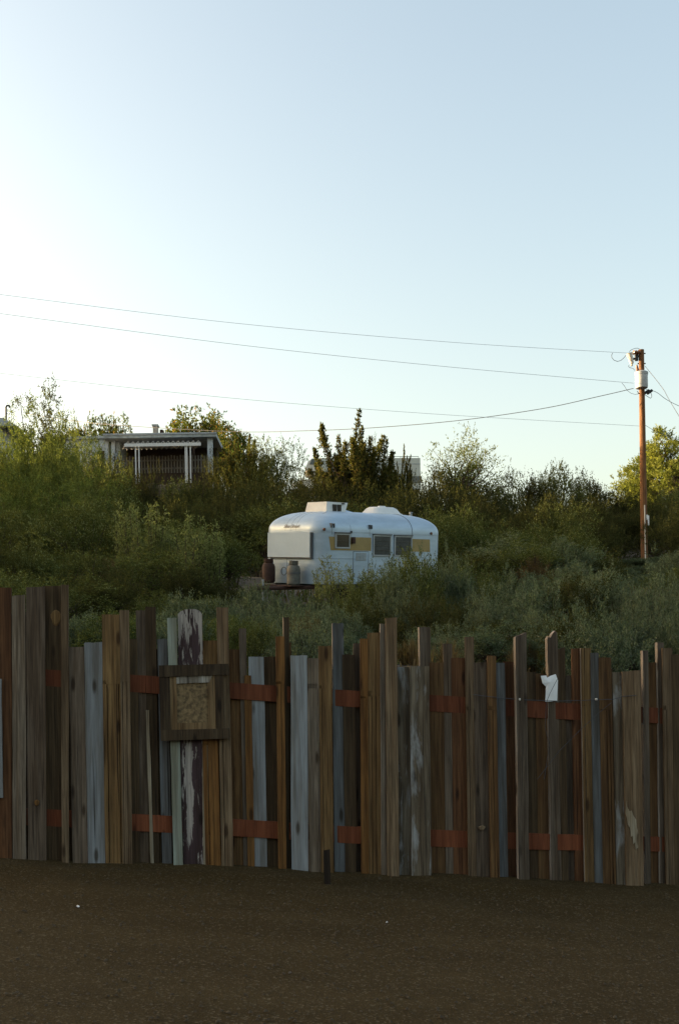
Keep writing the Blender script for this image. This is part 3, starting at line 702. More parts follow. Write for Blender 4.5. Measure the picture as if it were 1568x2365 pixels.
lev = [rr(1.0, z0d), rr(1.0, z0d+.05), rr(.9, z0d+.07), rr(.72, z0d+.18), rr(.56, z0d+.225), rr(.2, z0d+.235), rr(.17, z0d+.26)]
for l_ in lev: dm.v += l_
for i in range(len(lev)-1):
    for k in range(24): dm.f.append((i*24+k, i*24+(k+1)%24, (i+1)*24+(k+1)%24, (i+1)*24+k))
dm.f.append(tuple(6*24+k for k in range(24))); dm.build('roof_vent_dome', M['white'], tr_, smooth=True)
q = troof(1217, 240, -.35); vp = MB(); vp.lathe([(.04,TH-.06),(.04,TH+.06),(.055,TH+.06),(.055,TH+.09)], 12, (q[0], -.35, 0)); vp.build('vent_pipe', M['trim'], tr_)
cu = bpy.data.curves.new('script', 'FONT'); cu.body = 'Silver Streak'; cu.size = .15; cu.shear = .45; cu.align_x = 'CENTER'; cu.space_character = .82; cu.extrude = 0; cu.offset = .0022
co = bpy.data.objects.new('script', cu); col.objects.link(co)
dgp = bpy.context.evaluated_depsgraph_get(); me = bpy.data.meshes.new_from_object(co.evaluated_get(dgp)); bpy.data.objects.remove(co)
qy = -.02
for v_ in me.vertices:
    u_, h_ = v_.co.x, v_.co.y; z = ZB + .10 + h_ * .75
    ie = inset(z, .95); v_.co = (-(a_-ie) - .012, qy - u_, z)
link('script_lettering', me, M['script'], tr_)
# gas bottles, tongue
def bottle(lx, ly, lz, mat, label=None, band=False):
    k = MB(); k.lathe([(.02,-.30),(.13,-.30),(.165,-.26),(.165,.10),(.14,.17),(.08,.205),(.05,.21)], 20, (0,0,0))
    o = k.build('gas_bottle', mat, tr_, True, loc=(lx, ly, lz))
    if label: o['label'] = label
    c = MB(); c.lathe([(.10,.19),(.115,.21),(.115,.30),(.095,.30)], 16); c.build('collar', mat, o, True)
    v_ = MB(); v_.lathe([(.025,.2),(.03,.27),(.015,.32)], 8); v_.build('valve', M['trim'], o)
    if band:
        b2 = MB(); b2.lathe([(.168,-.02),(.171,-.015),(.171,.02),(.168,.025)], 20); b2.build('strap', M['seam'], o)
bottle(-a_-.28, .50, .30, M['rust'], 'rusty brown gas bottle'); bottle(-a_-.25, -.42, .26, M['lptank'], 'cream gas bottle with dark strap', True)
seam([(-a_-.25,-.36,.56), (-a_-.23,-.25,.55), (-a_-.20,-.17,.40), (-a_-.2,-.14,.12), (-a_-.18,-.1,-.05)], .012, 'seam', 'gas_hose')
seam([(-a_-.2,.0+.1*math.cos(t_), .30+.1*math.sin(t_)) for t_ in np.linspace(0, 6.28, 14)], .010, 'seam', 'gas_hose')
tg = MB(); tg.tube([(-a_+.2, -.75, -.08), (-a_-1.0, .0, -.12)], .05, 6); tg.tube([(-a_+.2, .75, -.08), (-a_-1.0, .0, -.12)], .05, 6); tg.tube([(-a_-.4, 0, -.1), (-a_-1.25, 0, -.1)], .05, 6)
tg.build('tongue', M['rust'], tr_)
jk = MB(); jk.tube([(-a_-.85, .03, -.42), (-a_-.85, .03, .10)], .03, 8); jk.build('jack', M['trim'], tr_)
tb = MB(); tb.box((-a_-.5, -.62, -.06), (-a_-.06, .70, -.035)); tb.build('bottle_tray', M['rust'], tr_)
for sy in (-1, 1):
    wl = MB(); wl.tube([(.45, sy*(b_-.12)-.09, -.12), (.45, sy*(b_-.12)+.09, -.12)], .33, 20); wl.build('wheel', M['hubber'], tr_)
ch = MB(); ch.box((-a_+.25, -b_+.3, -.12), (a_-.25, b_-.3, -.002)); ch.build('chassis', M['seam'], tr_)

# ------------------------------------------------------------------ utility pole and wires
UY = 55.0
pt = P(1480, 808, UY); pb = P(1487.5, 1318, UY)
lean = (pt.x - pb.x) / (pt.z - pb.z)
zg = ground(pb.x, UY) - .3
PH = pt.z - zg
up = empty('utility_pole', 'tall brown wooden utility pole carrying a grey transformer above the bushes', 'utility pole', (pb.x + lean*(zg-pb.z), UY, zg), (0, math.atan(lean), 0))
mb = MB(); mb.tube([(0,0,PH*f) for f in np.linspace(0, 1, 14)], [.185 - .05*f for f in np.linspace(0, 1, 14)], 16); mb.build('shaft', M['polewood'], up, True)
def ul(px, py, dy=0):
    q = P(px, py, UY + dy); return Vector((q.x - up.location.x - lean*(q.z - zg), dy, q.z - zg))
def ZP(x, y): return (1800 + x*.17538)*.75566, (1020 + y*.17538)*.75566
q = ul(*ZP(866, 860)); tk = MB(); r_ = .31
ztp = ul(*ZP(866, 735)).z; zbt = ul(*ZP(866, 988)).z
tcx, tcy = q.x, -.44
tk.lathe([(r_*.85,zbt-.02),(r_*.96,zbt),(r_*.96,zbt+.02),(r_,zbt+.05),(r_,ztp-.08),(r_*1.05,ztp-.07),(r_*1.05,ztp)], 28, (tcx,tcy,0))
tko = tk.build('transformer', M['tank'], up, True)
ld = MB(); ld.lathe([(r_*1.07,ztp+.002),(r_*1.07,ztp+.04),(r_*.8,ztp+.09),(.05,ztp+.11)], 28, (tcx,tcy,0)); ld.build('lid', M['tank'], tko, True)
bs = MB(); b0 = ul(*ZP(800, 690)); b1 = ul(*ZP(785, 620))
bs.tube([(b0.x,tcy,ztp+.05),(b0.x,tcy,ztp+.12),(b0.x-.01,tcy,ztp+.2),(b1.x-.02,tcy,ztp+.42)], [.09,.10,.07,.05], 12); bs.build('bushing', M['brownporc'], tko, True)
for dz in (.25, .95):
    br = MB(); br.box((tcx-.1, tcy+r_-.02, zbt+dz-.05), (.1, -.12, zbt+dz+.05)); br.build('mounting_bracket', M['steel'], tko)
f0 = ul(*ZP(680, 365)); f1 = ul(*ZP(722, 540)); cf = MB()
cf.tube([(f0.x,-.2,f0.z),(f0.x*.75+f1.x*.25,-.2,f0.z*.75+f1.z*.25),(f1.x,-.2,f1.z)], [.17,.13,.10], 12); cf.tube([(f1.x,-.2,f1.z),(f1.x-.02,-.2,f1.z-.12)], .06, 8)
cf.build('fuse_cutout', M['porcelain'], up, True)
i0 = ul(*ZP(745, 340)); i1 = ul(*ZP(840, 350)); ins = MB()
ins.tube([(i0.x+.46*k*.12,-.1,i0.z) for k in range(8)], [.05,.14,.06,.14,.06,.14,.06,.09], 12); ins.build('insulator', M['brownporc'], up, True)
bk = MB(); q = ul(*ZP(825, 395)); bk.box((q.x-.09,-.08,q.z-.22), (q.x+.06,.08,q.z+.2)); q2 = ul(*ZP(780, 437)); bk.box((q2.x-.2,-.06,q2.z-.04), (q.x,.06,q2.z+.04)); bk.box((q.x,-.04,q.z-.05),(0,.04,q.z+.05)); bk.build('bracket', M['black'], up)
for yy in (345, 520, 1040):
    q = ul(*ZP(900, yy)); bd = MB(); bd.tube([(-.2,0,q.z),(.21,0,q.z)], .03, 6); bd.build('bolt', M['black'], up)
def jump(pts, r=.014, name='jumper_wire', dy=-.2):
    mb = MB(); qs = [ul(*ZP(*p_), dy) for p_ in pts]
    for q_ in qs: q_.y = dy
    mb.tube(qs, r, 5); mb.build(name, M['cable'], up)
jump([(405,335),(388,370),(390,415),(430,462),(490,483),(550,465),(600,420),(640,375)])
jump([(690,320),(730,280),(790,255),(840,252),(885,275)], .012)
jump([(690,545),(680,570),(700,590),(760,605),(790,640)], .012)
jump([(565,855),(610,910),(650,980),(720,1035),(800,1060),(860,1045)], .010)
jump([(835,1000),(850,1030),(880,1045)], .02)
jump([(970,1065),(1030,1105),(1065,1125),(1085,1105),(1083,1060),(1065,1020)], .014, dy=0)
for x, y in ((995,1015),(1050,1015)):
    q = ul(*ZP(x, y)); k = MB(); k.tube([(q.x-.13,0,q.z-.09),(q.x+.13,0,q.z+.09)], .07, 8); k.build('connector', M['black'], up)
c0, c1 = ul(1486, 1168), ul(1489, 1312)
cd = MB(); cd.tube([(c0.x-.02,-.2,c0.z),(c0.x-.02,-.2,c1.z)], .03, 8); cd.build('conduit', M['porcelain'], up)
for x, y0, y1 in ((1491,1190,1202),(1494,1192,1214)):
    qa, qb = ul(x, y0), ul(x, y1); k = MB(); k.box((qa.x-.035,-.19,qb.z),(qa.x+.035,-.165,qa.z)); k.build('tag_plate', M['rag'], up)
def power_line(pts, r, mat, label, sag=0):
    """pts in pixels with depth"""
    q = [P(a, b, Y) for a, b, Y in pts]
    # smooth through the points (Catmull-Rom)
    out = []
    for i in range(len(q)-1):
        p0, p1, p2, p3 = q[max(0,i-1)], q[i], q[i+1], q[min(len(q)-1, i+2)]
        for k in range(10):
            u = k/10; out.append(.5*((2*p1) + (p2-p0)*u + (2*p0-5*p1+4*p2-p3)*u*u + (3*p1-p0-3*p2+p3)*u**3))
    out.append(q[-1]); o0 = out[-1]
    mb = MB(); mb.tube([p_ - o0 for p_ in out], r, 5)
    return tag(mb.build('power_line', mat, loc=o0), label, 'power line')
power_line([(-1400,454,36.5),(-500,617,43.5),(0,680,47),(540,746,50),(1050,791,52.5),(1458,816,54.8)], .0085, M['wire'], 'uppermost thin wire running left from the pole top across the sky')
power_line([(-1400,470,36.5),(-500,658,43.5),(0,724,47),(540,795,50),(1000,844,52.5),(1462,885,54.6)], .009, M['wire'], 'second wire from the top, ending at the grey transformer')
power_line([(-1400,690,36.5),(-500,806,43.5),(0,862,47),(540,920,50),(1000,956,52.5),(1476,984,54.9)], .0075, M['wire'], 'lowest straight wire, meeting the pole below the transformer')
power_line([(1462,897,54.6),(1380,916,55.2),(1250,944,56.3),(1060,971,58),(860,988,60.5),(700,995,63),(545,997,66),(300,984,70),(170,972,73),(60,955,76)], .017, M['cable'], 'thick sagging service cable dropping from the transformer to the house')
power_line([(1489,846,55),(1530,898,52),(1570,966,49),(1900,1500,38)], .012, M['cable'], 'guy wire slanting down right from just below the pole top')
power_line([(1490,899,55),(1515,906,56),(1568,938,58),(1750,1010,64)], .013, M['cable'], 'wire leaving the transformer toward the right edge')
power_line([(1489,982,55),(1520,999,56.5),(1570,1016,58.5),(1750,1072,64)], .010, M['cable'], 'thin low wire leaving the pole toward the pine on the right')

# ------------------------------------------------------------------ house on the hill
HY = 68.0
def Z8(x, y): return x*.38556, 869 + y*.38556
zf = P(484, 1100, HY).z
house = empty('hill_house', 'low flat roofed white house with a dark porch on top of the hill', 'house', (P(370,1100,HY).x, HY, zf))
def hl(x, y, Y=HY): q = P(*Z8(x, y), Y); return q.x - house.location.x, q.z - zf
x0 = hl(640, 360)[0]; x1 = hl(1305, 360)[0]; zr = hl(1000, 362)[1]; zfas = hl(1000, 386)[1]
mb = MB(); mb.box((x0, -.9, zfas), (x1, 3.3, zr))
xl0 = hl(605, 375)[0]; mb.hexa([(xl0, .9, zfas-.02), (x0, -.85, zfas-.01), (x0, 3.2, zfas-.01), (xl0, 3.2, zfas-.02)], [(xl0, .9, zr-.16), (x0, -.85, zr-.02), (x0, 3.2, zr-.02), (xl0, 3.2, zr-.06)])
rf = mb.build('roof', M['hroof'], house)
e_ = MB(); e_.box((x0-.03, -.96, zr-.08), (x1+.03, -.902, zr+.02)); e_.build('gutter', M['trim'], rf)
mb = MB(); mb.box((x0+.4, 2.2, -1.4), (x1-.3, 3.2, zfas-.004)); mb.build('porch_back_wall', M['hdark'], house)
for xa, xb in ((628,648),(668,688)):
    mb = MB(); mb.box((hl(xa,0)[0], -.3, -1.2), (hl(xb,0)[0], 0, zfas-.004)); mb.build('porch_post', M['hwall'], house)
mb = MB(); mb.box((hl(1243,0)[0], -.55, -.9), (hl(1272,0)[0], -.2, zfas-.004)); mb.build('porch_post', M['hwall'], house)
mb = MB(); mb.box((hl(648,0)[0], .05, -1.2), (hl(668,0)[0], .2, zfas-.004)); mb.build('window', M['glass'], house)
mb = MB(); mb.box((hl(688,0)[0]+.02, .1, -1.2), (hl(712,0)[0], 2.19, zfas-.004)); mb.build('side_wall', M['hwall'], house)
xw0 = hl(250,0)[0]; zw = hl(500, 352)[1]
mb = MB(); mb.box((xw0, 1.2, -3), (hl(622,0)[0], 6, zw)); mb.build('wing_wall', M['hwall'], house)
mb = MB(); mb.box((xw0-.2, .95, zw+.002), (hl(618,0)[0], 6.2, zw+.15)); mb.build('wing_roof', M['hroof'], house)
mb = MB(); mb.box((hl(555,0)[0], 1.12, -1), (hl(605,0)[0], 1.19, hl(0,432)[1])); mb.build('wing_opening', M['hdark'], house)
# corrugated awning
ya, yb_ = -2.6, -.95
xa, xb = hl(745,0,HY+ya)[0], hl(1195,0,HY+ya)[0]; z0a = hl(970, 410, HY+ya)[1]; zba = z0a + .10
aw = MB(); nco = 15
for i in range(nco):
    u0 = xa + (xb-xa)*i/nco; u1 = xa + (xb-xa)*(i+1)/nco; um = u0 + (u1-u0)*.62
    aw.add([(u0,ya,z0a+.08),(um,ya,z0a+.24),(u1,ya,z0a+.08),(u0-.5,yb_,zba+.02),(um-.5,yb_,zba+.14),(u1-.5,yb_,zba+.02),
            (u0,ya,z0a+.05),(um,ya,z0a+.21),(u1,ya,z0a+.05),(u0-.5,yb_,zba-.01),(um-.5,yb_,zba+.11),(u1-.5,yb_,zba-.01)],
           [(0,1,4,3),(1,2,5,4),(6,9,10,7),(7,10,11,8),(0,6,7,1),(1,7,8,2)])
awo = aw.build('awning', M['white'], house)
fb = MB(); fb.box((xa-.05, ya-.05, z0a-.10), (xb+.03, ya-.003, z0a+.09)); fb.build('awning_fascia', M['white'], awo)
for x in (806, 826, 1104, 1113, 1134):
    xx_ = hl(x, 0, HY+ya)[0]; k = MB(); k.box((xx_-.035, ya+.02, -.9), (xx_+.035, ya+.09, z0a-.01)); k.build('awning_post', M['white'], house)
xx_ = hl(1162, 0)[0]; k = MB(); k.box((xx_-.06, -.6, -.9), (xx_+.06, -.5, zfas-.004)); k.build('porch_post', M['hdark'], house)
# picket railing
rl = MB(); zt = hl(0, 508)[1]; zb_ = hl(0, 600)[1]; x = hl(692,0)[0]; xe_ = hl(1240,0)[0]
while x < xe_:
    rl.box((x, -.75, zb_ - .1), (x + .095, -.71, zt + random.Random(x).uniform(-.04, .05))); x += .185
rl.box((hl(690,0)[0], -.708, zt-.32), (xe_, -.66, zt-.22)); rl.box((hl(690,0)[0], -.708, zb_+.15), (xe_, -.66, zb_+.25))
rl.build('railing', M['picket'], house)
dk = MB(); dk.box((x0+.2, -.7, -1.3), (x1-.3, 2.19, zb_-.12)); dk.build('porch_floor', M['hdark'], house)
ck = MB(); xa, xb = hl(888,0)[0], hl(915,0)[0]; zc = hl(0,276)[1]; ck.box((xa, 1.5, zr+.004), (xb, 2.0, zc)); cko = ck.build('chimney', M['stone'], house)
cc = MB(); cc.box((xa-.06, 1.44, zc+.003), (xb+.06, 2.06, zc+.1)); cc.build('chimney_cap', M['steel'], cko)
ck = MB(); xa, xb = hl(924,0)[0], hl(943,0)[0]; ck.box((xa, 1.9, zr+.004), (xb, 2.3, hl(0,290)[1])); ck.build('chimney', M['rust'], house)['label'] = 'rusty brown chimney pipe'
# rubble below the porch
rk = random.Random(8)
for i, (x, y) in enumerate(((352,1118),(376,1124),(398,1120),(420,1116),(442,1124),(408,1132))):
    q = P(x, y + 8, 64.5); k = MB(); s = rk.uniform(.35, .6)
    k.lathe([(s*.7,-.5),(s,-.1),(s*.85,s*.4),(s*.4,s*.62),(.05,s*.66)], 9)
    k.v = [(a*rk.uniform(.85,1.15), b*rk.uniform(.85,1.15), c*rk.uniform(.85,1.1)) for a, b, c in k.v]
    tag(k.build('boulder', M['rock'], loc=(q.x, 64.5, q.z)), 'tan boulder in the rubble below the porch railing of the hill house', 'boulder', 'boulders below the porch')
# second house at far left
q = P(30, 985, 62); h2 = empty('gabled_house', 'second house at the far left, only its dark eave showing above the leaves', 'house', (q.x, 62, q.z))
k = MB(); wv = P(44, 985, 62).x - q.x; k.hexa([(-7,-.4,-.05),(wv,-.4,-.05),(wv-.3,5,-.05),(-7,5,-.05)], [(-7,-.4,1.0),(wv-.75,-.3,.42),(wv-.9,5,.42),(-7,5,1.0)]); k.build('roof', M['hroof'], h2)
k = MB(); k.box((-6.6, 0, -3.5), (wv-1.0, 4.6, -.054)); k.build('wall', M['hwall'], h2)
k = MB(); qm = P(14, 966, 62); qt_ = P(14, 936, 62); xm = qm.x - q.x; zm1 = qt_.z - q.z
k.tube([(xm,.1,-.2),(xm,.1,zm1-.1),(xm+.05,.1,zm1),(xm+.17,.1,zm1+.02),(xm+.2,.1,zm1-.1)], .055, 8); k.build('weatherhead', M['black'], h2)
k = MB(); k.tube([(xm+.2,.1,zm1-.08),(xm+.3,.1,zm1-.3),(xm+.18,.1,zm1-.5),(xm+.05,.1,zm1-.45)], .018, 5); k.tube([(xm+.5,.1,zm1+.5),(xm+.85,.1,zm1+.1),(xm+1.0,.1,-.1)], .02, 5); k.build('service_wire', M['cable'], h2)

# ------------------------------------------------------------------ motorhome behind the trees
RVY = 71.0
def Z2(x, y): return 642.4 + x*.3374, 929.5 + y*.3374
def rp(x, y): q = P(*Z2(x, y), RVY); return q
zbase = P(840, 1150, RVY).z; xc_ = rp(585, 0).x
rv = empty('motorhome', 'cream motorhome parked on the hilltop, half hidden behind the spiky tree', 'motorhome', (xc_, RVY, zbase), (0,0,R(4)))
def rl_(x, y): q = rp(x, y); return q.x - xc_, q.z - zbase
xa, zt = rl_(300, 372); xb, zt2 = rl_(975, 412); x0_, z0_ = rl_(190, 470); ztop = (zt + zt2)/2 + .12
k = MB(); k.box((xa, 0, .55), (xb, 2.4, ztop)); bo = k.build('body', M['rvwall'], rv)
zc0 = rl_(0, 478)[1]
k = MB()
prof = [(xa-.001, zc0), (x0_+.12, zc0+.02), (x0_, zc0+.25), (x0_+.14, ztop-.25), (x0_+.42, ztop-.02), (xa-.001, ztop)]
n_ = len(prof); k.add([(x, .02, z) for x, z in prof] + [(x, 2.38, z) for x, z in prof], [tuple(range(n_)), tuple(range(2*n_-1, n_-1, -1))] + [(i, n_+i, n_+(i+1)%n_, (i+1)%n_) for i in range(n_)])
cabo = k.build('cab_over', M['rvfront'], rv)
w0 = rl_(225, 392); w1 = rl_(300, 428); k = MB(); k.hexa([(w0[0]-.1, -.01, w1[1]), (w1[0], -.01, w1[1]), (w1[0], .03, w1[1]), (w0[0]-.1, .03, w1[1])], [(w0[0]+.05, -.01, w0[1]), (w1[0]-.05, -.01, w0[1]), (w1[0]-.05, .03, w0[1]), (w0[0]+.05, .03, w0[1])]); k.build('window', M['glass'], rv)
wv0 = rl_(860,470); k = MB(); k.box((wv0[0]+.2, -.02, wv0[1]-.75), (wv0[0]+1.2, .0-.002, wv0[1]-.3)); k.build('window', M['glass'], rv)
k = MB(); k.box((xa-.7, .1, .55), (xa-.002, 2.3, zc0-.004)); k.hexa([(xa-1.9,.15,.5),(xa-.7,.12,.5),(xa-.7,2.28,.5),(xa-1.9,2.25,.5)],[(xa-1.85,.2,1.15),(xa-.72,.15,1.3),(xa-.72,2.25,1.3),(xa-1.85,2.2,1.15)]); k.build('hood', M['rvfront'], rv)
k = MB(); k.box((xa-2.0, .05, .4), (xa-1.88, 2.35, .62)); k.build('bumper', M['trim'], rv)
k = MB(); k.box((rl_(735,0)[0], .7, ztop+.003), (rl_(800,0)[0], 1.6, ztop+.28)); k.build('roof_air_conditioner', M['white'], rv)
k = MB(); k.tube([(xa+.4,.1,ztop+.12),(xb-.1,.1,ztop+.12)], .02, 6)
for i in range(6): xx_ = xa+.4+(xb-xa-.5)*i/5; k.tube([(xx_,.1,ztop),(xx_,.1,ztop+.12)], .018, 6)
k.build('roof_rack', M['trim'], rv)
k = MB(); k.box((xa, -.012, ztop-.42), (xb, -.002, ztop-.37)); k.build('side_moulding', M['trim'], rv)
for x in (xa-1.2, xb-1.9):
    for y in (.15, 2.2):
        k = MB(); k.tube([(x,y-.11,.4),(x,y+.11,.4)], .4, 18); k.build('wheel', M['hubber'], rv)

# ------------------------------------------------------------------ plants
def unit(v): return v / np.maximum(np.linalg.norm(v, axis=-1, keepdims=True), 1e-9)
def leaves(r, B, D, L, m, ll, lw, droop=.2, spread=.9, up=0.0):
    """m leaves on each twig (base B, direction D, length L)"""
    n = len(B); tt = (np.arange(m) + r.random((n, m))) / m
    pos = B[:,None] + D[:,None] * (L[:,None] * tt)[...,None]
    pos[...,2] -= droop * L[:,None] * tt**2
    ld = unit(D[:,None]*.6 + spread * r.normal(size=(n,m,3)) * .6 + np.array([0,0,up]))
    nn_ = unit(np.cross(ld, r.normal(size=(n,m,3))))
    s = r.uniform(.6, 1.3, (n,m,1)); a = ld*ll*s; b = nn_*lw*s*.5
    V = np.stack([pos, pos + a*.45 + b, pos + a, pos + a*.5 - b], 2)
    return V.reshape(-1, 3)
def crown_points(r, n, w, h, z0, lump=.35, shell=.5, flat=1.0):
    """clump centres through a lumpy ellipsoid, crowded toward its skin"""
    d = unit(r.normal(size=(n*3, 3))); ph = r.uniform(0, 6.28, 6)
    an = np.arctan2(d[:,1], d[:,0])
    rad = 1 + lump*(.5*np.sin(2*an+ph[0]) + .35*np.sin(3*an+ph[1]+2*d[:,2]) + .4*np.sin(4*d[:,2]+ph[2]+an) + .3*np.sin(5*an+ph[3]+3*d[:,2]))
    rr_ = rad * r.random(len(d))**shell
    p_ = d * rr_[:,None]
    p_ = p_ * np.array([w/2, w/2, (h-z0)/2]) * .85 + np.array([0,0,z0+(h-z0)/2])
    p_ = p_[p_[:,2] > z0*.4][:n]
    return p_
def limbs(mb, rg, pts, base_r, h, z0, count, stems=3, fork=.25, wob=.1):
    forks = []
    for s_ in range(stems):
        an = rg.random()*6.28; fx = Vector((math.cos(an)*h*.12, math.sin(an)*h*.12, max(fork*h, z0*.9)*rg.uniform(.8, 1.15)))
        pth = [Vector((math.cos(an)*base_r*.6, math.sin(an)*base_r*.6, -.3)), fx*.35 + Vector((rg.uniform(-.08,.08), rg.uniform(-.08,.08), 0))*h*.5, fx]
        mb.tube(pth, [base_r, base_r*.8, base_r*.6], 7); forks.append(fx)
    for i in rg.sample(range(len(pts)), min(count, len(pts))):
        q = Vector(pts[i]); f = min(forks, key=lambda k: (k-q).length + rg.random()*.3*h)
        w2 = wob*h*.5; j = lambda k: Vector((rg.uniform(-w2,w2), rg.uniform(-w2,w2), rg.uniform(-.3*w2,w2)))*k
        mb.tube([f, f.lerp(q, .3) + j(.8), f.lerp(q, .65) + j(1), q], [base_r*.48, base_r*.32, base_r*.18, base_r*.05], 5, cap=False)
CROWN = {}
def make(kind, var):
    r = np.random.default_rng(100*len(kind)+var*7+ord(kind[0])); rg = random.Random(var*31+len(kind)+ord(kind[0]))
    mb = MB()
    if kind == 'mesquite':
        w_, h_, z0 = 3.8, 3.2, .25; pts = crown_points(r, 150, w_, h_, z0, .45, .42)
        cen = np.array([0,0,h_*.35]); nt_ = 11
        B = np.repeat(pts, nt_, 0) + r.normal(size=(len(pts)*nt_,3))*.13
        D = unit(unit(B-cen)*.8 + r.normal(size=B.shape)*.6 + np.array([0,0,.35])); L = r.uniform(.22,.6,len(B))
        V = leaves(r, B, D, L, 11, .085, .032, .25); limbs(mb, rg, pts, .075, h_, .5, 45, 4); mt = 'mesq'
    elif kind in ('tall', 'lush'):
        w_, h_, z0 = (3.6, 7.4, .4) if kind == 'tall' else (4.6, 5.8, .3); pts = crown_points(r, 300, w_, h_, z0, .62, .4)
        cen = np.array([0,0,h_*.4]); nt_ = 10
        B = np.repeat(pts, nt_, 0) + r.normal(size=(len(pts)*nt_,3))*.13
        D = unit(unit((B-cen)*np.array([1,1,.6]))*.8 + r.normal(size=B.shape)*.6 + np.array([0,0,.3])); L = r.uniform(.2,.5,len(B))
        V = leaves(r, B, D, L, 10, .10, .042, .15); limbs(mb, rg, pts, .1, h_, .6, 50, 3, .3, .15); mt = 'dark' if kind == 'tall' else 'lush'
    elif kind == 'scrub':
        w_, h_, z0 = 3.6, 2.8, .15; pts = crown_points(r, 150, w_, h_, z0, .5, .42)
        cen = np.array([0,0,h_*.3]); nt_ = 11
        B = np.repeat(pts, nt_, 0) + r.normal(size=(len(pts)*nt_,3))*.12
        D = unit(unit(B-cen)*.7 + r.normal(size=B.shape)*.6 + np.array([0,0,.5])); L = r.uniform(.2,.55,len(B))
        V = leaves(r, B, D, L, 11, .075, .034, .1); limbs(mb, rg, pts, .07, h_, .4, 40, 4); mt = 'dark'
    elif kind == 'bush':
        w_, h_, z0 = 2.4, 1.7, .0; pts = crown_points(r, 170, w_, h_, z0, .5, .45)
        cen = np.array([0,0,h_*.2]); nt_ = 11
        B = np.repeat(pts, nt_, 0) + r.normal(size=(len(pts)*nt_,3))*.06
        D = unit(unit(B-cen)*.8 + r.normal(size=B.shape)*.5 + np.array([0,0,.5])); L = r.uniform(.12,.38,len(B))
        V = leaves(r, B, D, L, 9, .062, .026, .08); limbs(mb, rg, pts, .035, h_, .2, 50, 5); mt = 'grey'
    elif kind == 'spiky':
        w_, h_, z0 = 4.6, 5.2, .5; ps = []
        base = crown_points(r, 70, w_, h_*.68, z0, .45, .5); Bs = []; Ds = []; Ls = []
        for q in base:                                  # upright shoots
            n_ = 12; hgt = r.uniform(.5, 1.6) * (1.05 - abs(q[0])/w_*.6); tt = np.linspace(0, 1, n_)
            dr = unit(np.array([q[0]*.3, q[1]*.3, 1.0]) + r.normal(size=3)*.26)
            p_ = q + dr*(hgt*tt)[:,None]
            Bs.append(np.repeat(p_, 8, 0)); Ds.append(unit(dr*.9 + r.normal(size=(n_*8,3))*.65)); Ls.append(np.full(n_*8, r.uniform(.16,.30))*np.repeat(1.2-.8*tt, 8))
            mb.tube([tuple(q - dr*.3), tuple(q + dr*hgt*.9)], [.02, .008], 4, False)
        more = crown_points(r, 130, w_, h_*.72, z0, .55, .5); b2 = np.repeat(more, 9, 0) + r.normal(size=(len(more)*9,3))*.13
        Bs.append(b2); Ds.append(unit(r.normal(size=b2.shape)*.8 + np.array([0,0,.5]))); Ls.append(r.uniform(.2,.5,len(b2)))
        B, D, L = np.concatenate(Bs), np.concatenate(Ds), np.concatenate(Ls)
        V = leaves(r, B, D, L, 6, .10, .048, 0); limbs(mb, rg, base, .12, h_*.8, 1.2, 40, 2); mt = 'olive'
    elif kind == 'feathery':
        w_, h_, z0 = 4.6, 4.6, .7; pts = crown_points(r, 150, w_, h_, z0, .55, .4)
        cen = np.array([0,0,h_*.4]); nt_ = 13
        B = np.repeat(pts, nt_, 0) + r.normal(size=(len(pts)*nt_,3))*.18
        D = unit(unit(B-cen)*.8 + r.normal(size=B.shape)*.6 + np.array([0,0,.3])); L = r.uniform(.25,.7,len(B))
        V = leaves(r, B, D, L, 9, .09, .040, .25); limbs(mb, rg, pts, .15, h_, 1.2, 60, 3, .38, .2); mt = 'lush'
    elif kind == 'pine':
        w_, h_, z0 = 6.5, 9.5, .6; pts = crown_points(r, 520, w_, h_, z0, .3, .34)
        pts[:,:2] *= (1.1 - .45*pts[:,2:]/h_); cen = np.array([0,0,h_*.3]); nt_ = 10
        B = np.repeat(pts, nt_, 0) + r.normal(size=(len(pts)*nt_,3))*.14
        D = unit(unit(B-cen)*.6 + r.normal(size=B.shape)*.5 + np.array([0,0,.7])); L = r.uniform(.3,.6,len(B))
        V = leaves(r, B, D, L, 9, .17, .06, 0, .6, .3); limbs(mb, rg, pts, .18, h_, 2, 60, 1); mt = 'pine'
    elif kind == 'broad':
        w_, h_, z0 = 5.0, 4.6, 1.0; pts = crown_points(r, 150, w_, h_, z0, .6, .4)
        cen = np.array([0,0,h_*.4]); nt_ = 10
        B = np.repeat(pts, nt_, 0) + r.normal(size=(len(pts)*nt_,3))*.18
        D = unit(unit(B-cen)*.7 + r.normal(size=B.shape)*.6 + np.array([0,0,.3])); L = r.uniform(.3,.6,len(B))
        V = leaves(r, B, D, L, 8, .19, .075, .3); limbs(mb, rg, pts, .11, h_, 1.5, 40, 2); mt = 'ail'
    elif kind in ('sage', 'drysage'):
        w_, h_, z0 = 2.2, 1.5, .05; n_ = 150; an = r.uniform(0, 6.28, n_); out_ = r.uniform(.05, 1, n_)**.6
        tip = np.stack([np.cos(an)*out_*w_*.5, np.sin(an)*out_*w_*.5, h_*(1.02-.5*out_**2)*r.uniform(.5,1,n_)], 1)
        rt = tip*np.array([.25,.25,0]); Bs = []; Ds = []; Ls = []
        tt = np.linspace(.25, 1, 9)
        p_ = rt[:,None] + (tip-rt)[:,None]*tt[:,None]; d0 = unit(tip-rt)
        B = np.repeat(p_.reshape(-1,3), 3, 0); D = unit(np.repeat(np.repeat(d0, 9, 0), 3, 0) + r.normal(size=B.shape)*.6)
        L = r.uniform(.08,.24,len(B)); V = leaves(r, B, D, L, 6, .055, .017, .1)
